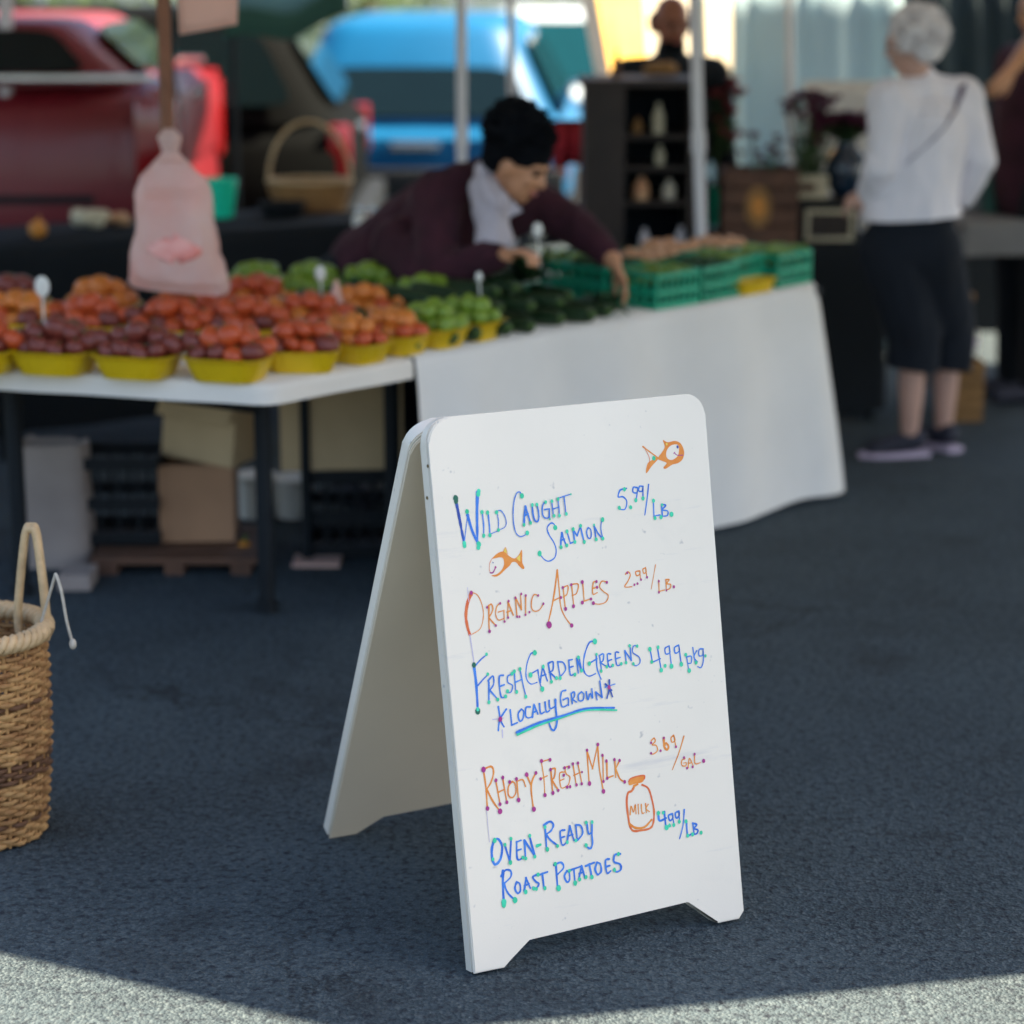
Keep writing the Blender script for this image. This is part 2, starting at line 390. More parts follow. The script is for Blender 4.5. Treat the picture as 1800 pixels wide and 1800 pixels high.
FM, RM = frame(FO, ex, eu, en), frame(RO, ex, ru, rn)
def L2(px, py):                                     # photo pixel -> metres on the written face
    d = ray(px, py); c = V((0,0,CAM_H)); t = (FO - c).dot(en) / d.dot(en); q = c + d*t - FO
    return (q.dot(ex), q.dot(eu))
def outline(wd, ht, ins=0.0, rl=.05, rr=.042):
    i = ins
    fl = .072; cut = [L2(888,1705), L2(930,1650), L2(1210,1583), L2(1262,1618)]
    pts = [(i, i), (cut[0][0]-i, i), (cut[1][0]-i, cut[1][1]+i), (cut[2][0]+i, cut[2][1]+i), (cut[3][0]+i, i), (wd-.012, i), (wd-i, .014)]
    for cx, cy, r, a0 in ((wd-rr, ht-rr, rr-i, 0), (rl, ht-rl, rl-i, 90)):
        for k in range(9):
            a = R(a0 + 90*k/8); pts.append((cx + r*math.cos(a), cy + r*math.sin(a)))
    return pts
def slab(Mx, poly, z0, z1, bev):
    bm = bmesh.new(); n = len(poly)
    v0 = [bm.verts.new((p[0], p[1], z0)) for p in poly]; v1 = [bm.verts.new((p[0], p[1], z1)) for p in poly]
    bm.faces.new(v0[::-1]); bm.faces.new(v1)
    for i in range(n): bm.faces.new((v0[i], v0[(i+1) % n], v1[(i+1) % n], v1[i]))
    if bev:
        es = [e for e in bm.edges if abs(e.verts[0].co.z - e.verts[1].co.z) < 1e-6]
        bmesh.ops.bevel(bm, geom=es, offset=bev, segments=2, affect='EDGES')
    mb = MB(Mx); mb.bm(bm); return mb
sg = thing('sidewalk_sign', 'white plastic folding sidewalk sign handwritten with food prices standing on the asphalt', 'sign', s0)
fb = slab(FM, outline(SW, SL), -ST, -.0115, .003).build('front_board', M['plastic'], sg, smooth=35)
slab(FM, outline(SW, SL, .0022), -.0117, -.0087, 0).build('seam', M['seam'], fb)
slab(FM, outline(SW, SL), -.0089, 0, .0025).build('writing_panel', M['plastic'], sg, smooth=35)
rb = slab(RM, outline(SW, SLR-.035), .0105, ST, .003).build('rear_board', M['plastic'], sg, smooth=35)
slab(RM, outline(SW, SLR-.035, .0022), .0075, .0107, 0).build('seam', M['seam'], rb)
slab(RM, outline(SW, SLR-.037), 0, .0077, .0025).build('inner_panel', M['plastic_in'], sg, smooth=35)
for q in (.12, .47):
    hp = V((0,0,0)) + FO + ex*q + eu*(SL-.012) - en*(ST+.004)
    MB(frame(hp, ex, ed, ez)).tube([(-.035,0,0),(.035,0,0)], .008).build('hinge', M['screw'], sg)
for ly, lz in ((.905, -.027), (.965, -.010)):
    c = FM @ V((-.0005, ly, lz)); MB().tube([c, c - ex*.0015], .0032, 8).build('screw', M['screw'], fb)

# ---- handwriting: strokes traced on the face; (zoom origin x, y, scale)
ZA, ZB, ZC, ZD = (780,840,6), (720,660,3), (780,980,3.6), (800,1270,1800/540)
PXM = 4.30/FPX                                       # metres per photo pixel on the face
INK = ['blue','navy','green','dgreen','orange','red','purple','yellow','lilac','plastic']
class Script:
    def __init__(s, z): s.z = z; s.mb = MB(FM); s.k = 0
    def p(s, q): return V((*L2(s.z[0] + q[0]/s.z[2], s.z[1] + q[1]/s.z[2]), 0))
    def lift(s): s.k += 1; return .0004 + s.k*2.2e-5
    def st(s, ink, wd, *strokes):
        for pts in strokes:
            z = s.lift(); pp = crom([s.p(q) for q in pts], 7); n = len(pp); W_ = wd/s.z[2]*PXM*.80
            ph = random.random()*9; L_, R_ = [], []
            for i, q in enumerate(pp):
                t = (pp[min(i+1, n-1)] - pp[max(i-1, 0)])
                t = t.normalized() if t.length > 1e-9 else V((1,0,0)); nn = V((-t.y, t.x, 0))
                ww = W_*(.86 + .30*noise.noise(V((ph, i*.35, 0)))) * (1 - .25*(i/(n-1) if n > 1 else 0))
                L_.append(V((*(q + nn*ww).to_2d(), z))); R_.append(V((*(q - nn*ww).to_2d(), z)))
            vs_ = L_ + R_; s.mb.add(vs_, [(i, n+i, n+i+1, i+1) for i in range(n-1)], INK.index(ink))
            for q, tt, sg_ in ((pp[0], pp[0]-pp[1], 1), (pp[-1], pp[-1]-pp[-2], 1)):
                s.disc(ink, q, W_*(.9 if q is pp[0] else .68), s.lift())
    def disc(s, ink, q, r, z, asp=1.0, n=10):
        a0 = random.random()*6
        s.mb.add([V((q.x + r*math.cos(a0+2*math.pi*k/n)*(1+.15*random.random()), q.y + asp*r*math.sin(a0+2*math.pi*k/n)*(1+.15*random.random()), z)) for k in range(n)], [tuple(range(n))], INK.index(ink))
    def dots(s, ink, r, *pts):
        for q in pts:
            rr = q[2] if len(q) > 2 else r
            s.disc(ink, s.p(q), rr/s.z[2]*PXM*1.12, s.lift()+.0002, 1.25)
    def fill(s, ink, pts, sm=True):
        pp = crom([s.p(q) for q in pts], 4, True) if sm else [s.p(q) for q in pts]
        z = s.lift(); s.mb.add([V((q.x, q.y, z)) for q in pp], [tuple(range(len(pp)))], INK.index(ink))
    def done(s, name, label):
        o = s.mb.build(name, [M[i] for i in INK], sg, fixn=False); o['label'] = label; return o

t = Script(ZA)
t.st('navy', 26, [(125,230),(160,400),(190,560),(215,690)])
t.st('blue', 9, [(215,690),(235,520),(250,390)])
t.st('blue', 24, [(250,390),(300,560),(360,690)], [(355,150),(350,350),(352,520),(355,690)])
t.dots('dgreen', 20, (125,215,24),(128,245,20)); t.dots('green', 18, (245,355),(368,140),(362,170,20),(215,690),(218,715,18),(368,700,22),(364,735,18))
t.st('blue', 13, [(405,370),(420,500),(420,600)], [(465,365),(480,500),(485,595)])
t.st('blue', 8, [(485,595),(530,575),(575,560)], [(560,365),(575,450),(575,550)], [(560,350),(600,345),(640,400),(658,470),(640,520),(580,550)])
t.dots('green', 16, (402,360),(420,610),(460,365),(485,605),(575,550,14),(555,362))
t.st('blue', 10, [(822,190),(800,150),(770,160),(742,230),(730,350),(735,480),(760,580),(805,618),(850,605),(878,580)])
t.dots('green', 17, (822,190,20),(878,580,18))
t.st('blue', 17, [(845,490),(848,400),(858,300)], [(858,300),(880,370),(912,470)], [(848,400),(885,375)])
t.st('blue', 15, [(930,290),(940,390),(960,450),(985,460),(1000,420),(995,350),(980,280)])
t.st('blue', 12, [(1070,255),(1045,280),(1035,340),(1045,400),(1075,425),(1105,410),(1110,330)], [(1060,335),(1112,325)], [(1110,330),(1115,430)])
t.st('blue', 11, [(1135,245),(1145,330),(1155,400)], [(1145,330),(1205,310)], [(1200,230),(1210,310),(1215,395)], [(1265,205),(1275,290),(1285,380)])
t.st('blue', 9, [(1205,215),(1260,195),(1340,170)])
t.dots('green', 14, (842,495),(912,475),(930,285),(978,282),(1070,255),(1115,435,8),(1135,245),(1158,400),(1200,222),(1215,398),(1288,380),(1335,172,8))
t.done('lettering', 'blue handwritten words WILD CAUGHT with green dots')
t = Script(ZA)
t.st('blue', 12, [(1175,520),(1160,485),(1125,480),(1090,530),(1110,600),(1160,680),(1185,760),(1170,840),(1110,878),(1060,860),(1010,800)])
t.dots('green', 17, (1175,525,20),(1010,798,21))
t.st('blue', 17, [(1235,730),(1235,650),(1245,580)], [(1245,580),(1265,650),(1295,715)], [(1235,660),(1270,645)])
t.st('blue', 13, [(1300,570),(1320,640),(1335,690)], [(1335,690),(1380,670)])
t.st('blue', 14, [(1362,545),(1405,610)], [(1405,610),(1440,510)], [(1440,510),(1460,600),(1480,675)], [(1362,545),(1380,675)])
t.st('blue', 12, [(1520,525),(1505,570),(1520,630),(1545,635),(1555,590),(1545,540),(1520,525)])
t.st('blue', 13, [(1585,500),(1595,580),(1605,645)], [(1585,510),(1630,590),(1675,640)])
t.st('blue', 9, [(1675,640),(1655,530),(1665,440)])
t.dots('green', 15, (1235,730),(1295,712),(1298,565),(1380,675),(1362,540),(1440,505),(1480,675),(1582,495,10),(1605,648),(1675,640),(1672,440,18))
t.done('lettering', 'blue handwritten word SALMON with green dots')
t = Script(ZA)
t.fill('orange', [(510,850),(560,800),(620,775),(655,790),(690,825),(745,850),(790,812),(820,758),(828,800),(828,890),(850,945),(835,962),(800,935),(760,890),(720,890),(695,925),(650,965),(600,1015),(550,1042),(500,1030),(560,1015),(610,970),(635,910),(625,850),(590,838),(540,848)])
t.fill('yellow', [(628,775),(650,738),(668,798)], False); t.fill('yellow', [(765,848),(806,808),(806,885)], False)
t.st('red', 5, [(510,850),(485,900),(480,960),(488,1000)]); t.st('orange', 5, [(628,775),(650,735),(672,800)])
t.st('purple', 11, [(490,1000),(515,1000),(535,970),(545,940)]); t.dots('purple', 9, (545,942)); t.dots('navy', 5, (518,893))
t.done('fish_drawing', 'small orange drawn fish with a purple smile')
t = Script(ZB)
t.fill('orange', [(1335,340),(1360,352),(1400,345),(1430,360),(1447,400),(1440,440),(1415,462),(1385,470),(1350,492),(1338,485),(1355,462),(1330,450),(1308,438),(1330,405),(1345,375)])
t.fill('orange', [(1300,430),(1310,440),(1275,480),(1250,515),(1246,500),(1256,462),(1280,445)])
t.st('orange', 6, [(1230,375),(1265,402),(1312,436)]); t.st('red', 3, [(1240,385),(1265,440),(1256,500)])
t.fill('plastic', [(1352,420),(1358,390),(1380,368),(1412,365),(1420,390),(1412,425),(1385,445),(1362,440)])
t.dots('green', 9, (1287,437)); t.dots('yellow', 5, (1355,362)); t.dots('navy', 6, (1412,377))
t.st('purple', 4, [(1395,407),(1410,420),(1440,420)]); t.st('purple', 3, [(1392,412),(1398,404)])
t.done('fish_drawing', 'orange drawn fish with white cheek near the corner')
t = Script(ZB)
t.st('blue', 7, [(1142,596),(1110,605),(1100,640),(1125,640),(1145,665),(1135,705),(1105,705)], [(1200,592),(1180,590),(1178,615),(1198,618),(1203,592),(1195,655)], [(1230,585),(1212,585),(1208,608),(1226,610),(1230,585),(1230,650)])
t.st('blue', 6, [(1260,575),(1252,650),(1240,735)], [(1285,660),(1288,740)], [(1288,742),(1320,735)])
t.st('blue', 7, [(1328,680),(1332,740)], [(1328,680),(1350,685),(1332,708),(1360,715),(1358,738),(1332,742)])
t.dots('green', 8, (1105,698),(1132,600),(1165,695),(1192,658),(1230,648),(1285,660),(1293,752),(1325,747),(1330,682,6),(1380,732,10))
t.done('lettering', 'blue handwritten price 5.99 per LB')
t = Script(ZC)
t.st('red', 17, [(175,225),(150,290),(140,370),(150,440),(165,488)]); t.st('orange', 5, [(175,220),(215,240),(245,310),(250,380),(230,450),(180,485)])
t.st('lilac', 3, [(150,190),(158,280)]); t.st('lilac', 6, [(165,490),(180,590),(190,660)])
t.st('orange', 8, [(285,310),(285,400),(288,465)], [(280,310),(300,295),(310,330),(285,380)], [(285,380),(310,410),(330,430)])
t.st('orange', 6, [(355,290),(335,310),(328,360),(345,395),(380,385)], [(345,345),(380,335)], [(380,335),(382,405)])
t.st('orange', 7, [(405,380),(405,280)], [(405,280),(440,365)], [(400,345),(425,335)], [(452,250),(462,370)], [(452,250),(490,330)], [(490,330),(485,235)], [(517,245),(517,360)])
t.st('orange', 6, [(595,240),(570,235),(555,270),(555,320),(575,340),(605,330),(630,292)])
t.dots('purple', 6, (288,467,8),(328,430),(272,315),(172,222,9),(383,405),(355,290),(405,380),(408,275),(462,374),(477,374),(452,255),(488,230),(517,240),(515,362),(595,240),(628,292),(540,345))
t.done('lettering', 'orange handwritten word ORGANIC with purple dots')
t = Script(ZC)
t.st('orange', 9, [(718,80),(700,220),(680,330),(660,415)]); t.st('orange', 7, [(718,80),(730,200),(740,310),(770,380),(808,430)], [(690,275),(740,250)])
t.st('orange', 7, [(755,190),(768,320)], [(755,190),(785,180),(780,230),(755,250)], [(808,170),(822,305)], [(808,170),(850,170),(840,225),(812,240)], [(878,155),(888,275)], [(888,275),(930,262)])
t.st('orange', 7, [(965,152),(945,160),(942,230),(970,222)], [(943,195),(968,188)]); t.st('orange', 6, [(1030,155),(1000,150),(985,185),(1010,215),(1040,240),(1025,280),(985,295),(945,290)])
t.dots('purple', 7, (665,425,16),(808,430,10),(740,253),(770,325,9),(752,190),(820,308,9),(805,172),(875,155,9),(875,285,9),(930,262),(965,152),(968,188),(1030,157),(945,288,9))
t.done('lettering', 'orange handwritten word APPLES with purple dots')
t = Script(ZC)
t.st('orange', 7, [(1150,105),(1165,90),(1180,110),(1165,150),(1145,185),(1190,185)], [(1240,85),(1215,90),(1220,115),(1240,105),(1240,85),(1245,140)], [(1275,65),(1260,75),(1265,100),(1280,90),(1276,65),(1285,125)])
t.st('orange', 4, [(1340,45),(1325,130),(1312,200)]); t.st('orange', 7, [(1360,145),(1362,215)], [(1362,215),(1395,205)], [(1405,140),(1408,205)], [(1405,140),(1425,140),(1410,165),(1435,170),(1430,195),(1408,205)])
t.dots('purple', 6, (1160,97),(1205,172),(1225,165),(1247,140),(1285,125),(1360,150),(1360,220),(1455,185,7),(1408,208,5))
t.done('lettering', 'orange handwritten price 2.99 per LB')
t = Script(ZC)
t.st('blue', 15, [(190,680),(205,800),(215,960)]); t.st('blue', 8, [(195,690),(230,650),(270,615)], [(215,810),(250,770),(280,740)])
t.dots('dgreen', 12, (190,680),(215,972,15)); t.dots('green', 8, (270,612),(278,738),(215,960,9))
t.st('blue', 9, [(285,790),(285,920)], [(280,780),(310,750),(315,800),(290,840)], [(290,840),(340,895)], [(375,745),(350,760),(362,880),(395,875)], [(355,815),(382,805)])
t.st('blue', 7, [(430,740),(405,750),(405,790),(435,810),(425,850),(400,855)], [(445,720),(455,850)], [(482,710),(500,800),(518,875)], [(450,790),(495,770)])
t.dots('green', 9, (285,915),(340,898),(390,878),(430,735),(402,845),(445,720),(460,850),(480,705),(518,880))
t.done('lettering', 'blue handwritten word FRESH with green dots')
t = Script(ZC)
t.st('blue', 7, [(575,605),(550,610),(525,680),(522,760),(550,800),(590,790)], [(545,740),(595,710)], [(595,710),(605,780),(620,830)])
t.st('blue', 9, [(610,790),(625,690)], [(625,690),(655,780)], [(615,750),(645,740)], [(660,670),(680,780)], [(660,670),(690,660),(690,710),(668,725)], [(668,725),(712,765)])
t.st('blue', 8, [(720,660),(735,755)], [(720,660),(755,665),(770,710),(735,755)], [(790,650),(800,740),(825,735)], [(790,650),(812,645)], [(795,695),(818,688)], [(840,640),(850,730)], [(840,640),(870,710)], [(870,710),(855,630)])
t.dots('green', 9, (575,602,12),(548,742,12),(622,832,12),(628,690),(680,785),(712,762),(735,762),(828,740),(850,632),(870,715))
t.done('lettering', 'blue handwritten word GARDEN with green dots')
t = Script(ZC)
t.st('blue', 8, [(955,530),(920,540),(890,620),(885,710),(915,750),(960,735)], [(920,670),(970,640)], [(965,610),(970,700),(995,770)])
t.st('blue', 8, [(985,620),(998,715)], [(985,620),(1010,610),(1008,650),(990,665)], [(990,665),(1030,690)], [(1055,610),(1035,615),(1045,690),(1070,682)], [(1038,655),(1062,645)], [(1105,600),(1085,605),(1095,680),(1125,672)], [(1090,640),(1115,632)], [(1145,590),(1155,670)], [(1145,590),(1185,650)], [(1185,650),(1178,560)])
t.st('blue', 6, [(1225,560),(1200,560),(1195,600),(1235,630),(1240,665),(1215,685),(1195,670)])
t.dots('green', 8, (955,530,13),(920,670,10),(995,718),(1030,690),(1068,682),(1122,672),(1175,558),(1152,665),(1222,560),(1198,672),(965,612,7))
t.done('lettering', 'blue handwritten word GREENS with green dots')
t = Script(ZC)
t.st('blue', 8, [(1305,580),(1320,660)], [(1315,665),(1370,640)], [(1352,570),(1365,650),(1375,705)], [(1425,560),(1400,575),(1405,610),(1430,600),(1425,560),(1440,680)], [(1485,555),(1460,570),(1465,605),(1490,590),(1486,555),(1502,670)])
t.st('blue', 7, [(1535,620),(1550,715)], [(1535,630),(1565,625),(1565,665),(1545,670)], [(1575,570),(1590,665)], [(1600,590),(1582,628),(1604,660)], [(1640,578),(1616,582),(1614,620),(1638,616),(1640,578),(1642,650),(1628,695),(1606,690)])
t.dots('green', 9, (1303,580,11),(1355,568),(1315,660),(1375,712,11),(1400,685),(1440,688,12),(1502,675,11),(1552,715,11),(1530,615),(1595,665),(1655,622,7))
t.done('lettering', 'blue handwritten price 4.99 pkg')
t = Script(ZC)
t.st('blue', 10, [(345,945),(360,1030),(380,1070)], [(395,960),(355,1025),(345,1095)]); t.st('lilac', 5, [(310,1025),(380,1015)], [(370,1090),(372,1140)])
t.st('blue', 9, [(420,965),(430,1060)], [(430,1060),(465,1045)], [(490,960),(470,990),(480,1035),(500,1020),(505,975),(490,960)], [(545,945),(520,950),(518,1000),(535,1015),(560,1005)], [(560,1010),(570,930)], [(570,930),(595,990)], [(565,980),(588,970)], [(605,925),(612,985),(635,978)], [(640,915),(648,975),(668,968)], [(665,905),(672,955),(705,940)])
t.st('blue', 11, [(705,900),(708,960),(715,1040),(700,1090),(680,1085),(665,1045)])
t.st('blue', 8, [(770,840),(745,850),(738,900),(750,945),(785,930)], [(755,900),(785,890),(788,935)], [(805,860),(812,925)], [(805,860),(825,850),(825,880),(810,895)], [(810,895),(840,915)], [(870,850),(850,870),(855,905),(880,900),(885,865),(870,850)], [(900,850),(910,900),(925,860),(940,890),(935,830)], [(960,850),(968,900)], [(960,850),(1000,885)], [(1000,885),(985,780)])
t.st('navy', 9, [(1045,775),(1045,830),(1030,890)], [(1045,820),(1065,880)], [(1020,800),(1060,840)]); t.st('blue', 7, [(1020,820),(1080,800)])
t.dots('purple', 12, (355,1022),(1043,820,10))
t.st('green', 11, [(465,1120),(600,1060),(750,1010),(900,965),(1090,965)]); t.st('blue', 12, [(460,1105),(600,1045),(750,1000),(900,955),(1075,950)])
t.done('lettering', 'blue underlined words LOCALLY GROWN between two stars')
t = Script(ZD)
t.st('orange', 9, [(165,275),(180,380),(188,495)], [(165,275),(210,258),(225,290),(210,350),(185,390)], [(185,390),(220,460),(262,518)], [(418,305),(445,370)], [(472,295),(445,370),(458,505)])
t.st('orange', 7, [(238,340),(262,475)], [(278,325),(302,465)], [(250,410),(290,390)], [(335,345),(312,375),(312,425),(335,440),(355,410),(350,360),(335,345)], [(360,330),(370,450)], [(360,345),(395,335),(412,375)])
t.st('lilac', 3, [(183,510),(190,590),(200,700)])
t.dots('purple', 8, (165,275,12),(188,503,10),(262,520,12),(238,338),(262,478),(278,322),(302,467),(318,348),(358,330),(370,453,10),(418,305,10),(472,295),(460,507,11))
t.done('lettering', 'orange handwritten word RHODY with purple dots')
t = Script(ZD)
t.st('orange', 6, [(505,230),(520,330),(525,420)], [(505,230),(555,215)], [(500,330),(540,312)], [(640,290),(612,300),(620,380),(650,375)], [(615,340),(638,330)], [(668,255),(645,265),(650,300),(672,320),(665,360),(650,375)], [(690,245),(708,360)], [(718,238),(742,355)], [(695,310),(735,290)])
t.st('orange', 8, [(560,275),(570,405)], [(560,275),(585,270),(580,320),(565,335)], [(568,340),(603,395)])
t.dots('purple', 7, (505,225,9),(555,218,8),(525,425,9),(500,330),(558,275),(572,412,9),(603,397),(640,265),(655,378),(635,308),(665,262),(672,375),(688,242),(710,365),(718,237),(740,358),(742,290,5))
t.done('lettering', 'thin orange handwritten word FRESH with purple dots')
t = Script(ZD)
t.st('orange', 8, [(772,165),(785,355)], [(772,165),(805,270)], [(805,270),(835,130)], [(835,130),(845,270),(868,400)], [(865,195),(868,345)], [(888,225),(890,325)], [(890,325),(925,312)], [(935,220),(940,320)], [(962,225),(940,270)], [(940,270),(965,330),(995,348)])
t.dots('purple', 7, (772,162),(835,128,8),(786,357,10),(868,403,10),(862,192),(868,345),(885,225),(890,327),(932,217),(962,222),(992,347,8))
t.done('lettering', 'orange handwritten word MILK with purple dots')
t = Script(ZD)
t.st('orange', 7, [(1150,105),(1165,92),(1172,110),(1155,130),(1178,135),(1185,165),(1160,185),(1145,180)], [(1280,75),(1265,90),(1270,115),(1288,105),(1280,75),(1293,140)]); t.st('orange', 11, [(1222,90),(1225,140),(1240,160),(1250,140),(1235,120),(1228,135)])
t.st('orange', 6, [(1340,80),(1310,180),(1273,275)], [(1346,212),(1328,222),(1328,250),(1350,254),(1353,236),(1339,237)], [(1365,265),(1372,210),(1395,255)], [(1365,240),(1385,235)], [(1402,190),(1405,240),(1435,235)])
t.dots('purple', 6, (1147,118),(1147,180),(1203,165),(1222,90),(1293,142),(1358,267),(1390,260),(1402,185),(1455,225,9),(1340,205))
t.done('lettering', 'orange handwritten price 3.69 per GAL')
t = Script(ZD)
t.fill('orange', [(1015,345),(1030,325),(1105,308),(1110,325),(1095,350),(1050,360),(1020,368)]); t.st('red', 8, [(1018,345),(1035,325),(1105,310),(1108,330)])
t.st('red', 11, [(1050,372),(1035,400),(1012,415),(1005,470),(1015,560),(1025,610),(1045,635),(1090,632),(1140,620),(1160,590),(1165,520),(1150,440),(1130,385),(1095,365)])
t.st('orange', 12, [(1022,595),(1060,618),(1110,612),(1150,570)], [(1048,372),(1068,362)])
t.st('orange', 6, [(1025,540),(1030,490),(1045,525),(1055,480),(1060,535)], [(1072,480),(1075,535)], [(1090,480),(1095,530),(1107,528)], [(1115,475),(1120,528)], [(1130,480),(1118,505),(1138,522)])
t.done('milk_bottle_drawing', 'drawn orange milk bottle with the word MILK')
t = Script(ZD)
t.st('blue', 12, [(1190,535),(1198,575),(1235,560)], [(1225,525),(1235,615)]); t.st('blue', 9, [(1272,535),(1250,545),(1258,575),(1275,560),(1272,535),(1282,600)], [(1310,520),(1290,530),(1295,560),(1312,545),(1310,520),(1315,585)])
t.st('blue', 7, [(1342,510),(1335,600),(1315,680)]); t.st('blue', 9, [(1355,580),(1362,660),(1385,650)], [(1392,590),(1400,655)], [(1392,590),(1415,598),(1400,620),(1422,630),(1415,650),(1400,655)])
t.dots('green', 9, (1190,530,10),(1218,528,8),(1238,615,12),(1255,603),(1280,600),(1312,580),(1352,578),(1362,662),(1390,655),(1440,645,9))
t.done('lettering', 'bold blue handwritten price 4.99 per LB')
t = Script(ZD)
t.st('blue', 13, [(230,685),(215,740),(218,800),(235,832),(265,800),(275,730),(255,685),(230,685)])
t.st('blue', 10, [(290,715),(320,815)], [(320,815),(328,680)], [(360,700),(365,800),(400,790)], [(360,700),(385,690)], [(362,750),(385,742)], [(405,690),(412,790)], [(405,690),(465,780)], [(465,780),(435,665)], [(525,600),(535,735)], [(520,600),(555,580),(575,600),(560,635),(530,655)], [(530,655),(560,690),(600,720)])
t.st('green', 14, [(480,722),(498,715)])
t.st('blue', 9, [(640,630),(615,640),(625,715),(650,705)], [(618,675),(640,668)], [(655,700),(670,605)], [(670,605),(695,690)], [(660,665),(688,655)], [(705,600),(715,690)], [(705,600),(735,605),(745,650),(715,690)], [(770,585),(780,650),(800,640)], [(800,580),(800,660),(803,710),(790,738),(768,725)])
t.dots('green', 8, (230,690,11),(220,800),(290,715),(322,820,10),(325,680),(395,790),(412,795),(465,785),(435,662),(525,612),(538,742,10),(598,722),(655,700),(705,690),(765,585),(800,583),(765,718,9))
t.done('lettering', 'blue handwritten words OVEN-READY')
t = Script(ZD)
t.st('blue', 13, [(280,870),(280,960),(285,1050)]); t.st('blue', 10, [(270,900),(295,865),(325,870),(325,905),(285,945)], [(285,945),(310,1000),(350,1040)], [(360,935),(350,970),(365,1000),(382,985),(378,945),(360,935)], [(405,985),(415,910)], [(415,910),(440,970)], [(408,955),(432,945)], [(480,890),(455,905),(470,930),(490,945),(475,970),(455,965)], [(485,895),(540,875)], [(510,885),(520,970)])
t.dots('green', 9, (285,1052,14),(285,1068,12),(350,1040,13),(412,992,10),(460,972),(475,975,8),(485,890),(525,970))
t.done('lettering', 'blue handwritten word ROAST')
t = Script(ZD)
t.st('blue', 10, [(590,830),(600,970)], [(580,835),(620,820),(635,850),(600,890)], [(655,870),(640,900),(655,935),(670,920),(668,880),(655,870)], [(675,865),(730,845)], [(695,860),(702,935)], [(725,915),(740,840)], [(740,840),(760,910)], [(728,885),(752,875)], [(765,840),(815,820)], [(785,830),(800,905)], [(830,820),(820,860),(835,890),(855,870),(850,830),(830,820)], [(900,800),(880,810),(888,880),(910,870)], [(883,845),(905,838)], [(965,770),(935,775),(930,815),(965,830),(970,860),(945,875),(930,860)])
t.dots('green', 9, (605,970,13),(585,828),(702,940,11),(728,918),(765,905),(800,905,10),(955,770),(932,862),(668,868,8))
t.done('lettering', 'blue handwritten word POTATOES')

# ================================================================== produce tables
TZ = .74
C0 = G(470, 684, TZ); CL = G(0, 657, TZ); CR = G(1448, 504, TZ)
d1 = (CL - C0).normalized(); d2 = (CR - C0).normalized(); n2 = V((-d2.y, d2.x, 0))
C1 = C0 + d2*.545; LEN2 = (CR - C1).length
Pb = C1 + n2*.74
PL = C0 + d1*1.75; PLb = Pb + d1*1.55
def skirt(path, drop, amp, flare, seed, rows=14, fold=9.0):
    """hanging cloth along an open path of (x, y) with outward to the right of travel"""
    pts = [V((p[0], p[1], 0)) for p in path]
    n = len(pts); s_ = [0]
    for i in range(1, n): s_.append(s_[-1] + (pts[i]-pts[i-1]).length)
    rings = []
    for k in range(rows + 1):
        f = k / rows; ring = []
        for i in range(n):
            tt = (pts[min(i+1, n-1)] - pts[max(i-1, 0)]).normalized(); o = V((tt.y, -tt.x, 0))
            a = noise.noise(V((s_[i]*fold*.35, seed, f*.6)))*1.2 + .6*math.sin(s_[i]*fold + seed + 2*noise.noise(V((s_[i]*2, seed, 3))))
            out = .006*math.sin(min(f*8, 1)*math.pi/2) + flare*f + amp*a*(f**.8)
            ring.append(pts[i] + o*out + V((0, 0, TZ + .012 - drop*f - (.02*f*f*(noise.noise(V((s_[i]*3, seed, 9)))) if drop > .5 else 0))))
        rings.append(ring)
    return rings
def subdiv(pts, step=.03, rad=.03):
    out = []
    for i in range(len(pts) - 1):
        a, b = V(pts[i]), V(pts[i+1]); L_ = (b-a).length; k = max(2, int(L_/step))
        a2 = a + (b-a).normalized()*(rad if i else 0); b2 = b - (b-a).normalized()*(rad if i < len(pts)-2 else 0)
        seg = [a2.lerp(b2, q/k) for q in range(k+1)]; out += seg
        if i < len(pts) - 2:
            c = V(pts[i+1]); e = c + (V(pts[i+2])-c).normalized()*rad
            for q in range(1, 5):
                t_ = q/5; out.append(b2*(1-t_)**2 + c*2*t_*(1-t_) + e*t_*t_)
    return out
def cloth_obj(name, path, back, drop, amp, flare, seed, m, label, cat, rows=14, fold=9.0):
    rg = skirt(path, drop, amp, flare, seed, rows, fold)
    b = MB(); b.loft(rg, cap=False, close=False)
    top = list(rg[0]) + [V((p[0], p[1], TZ+.012)) for p in back]
    b.add(top, [tuple(range(len(top)))])
    o = b.build(name, m, org=(path[0][0], path[0][1], 0), fixn=False, smooth=60)
    bm = bmesh.new(); bm.from_mesh(o.data); bmesh.ops.remove_doubles(bm, verts=bm.verts[:], dist=.0005); bmesh.ops.recalc_face_normals(bm, faces=bm.faces[:]); bm.to_mesh(o.data); bm.free()
    tag(o, label, cat); return o
def leg(parent, x, y, top, r=.016, sq=True):
    b = MB(); b.tube([(x, y, .004), (x, y, top)], r, 10); b.tube([(x, y, 0), (x, y, .03)], r*1.35, 10)
    return b.build('leg', M['dark_metal'], parent, smooth=40)
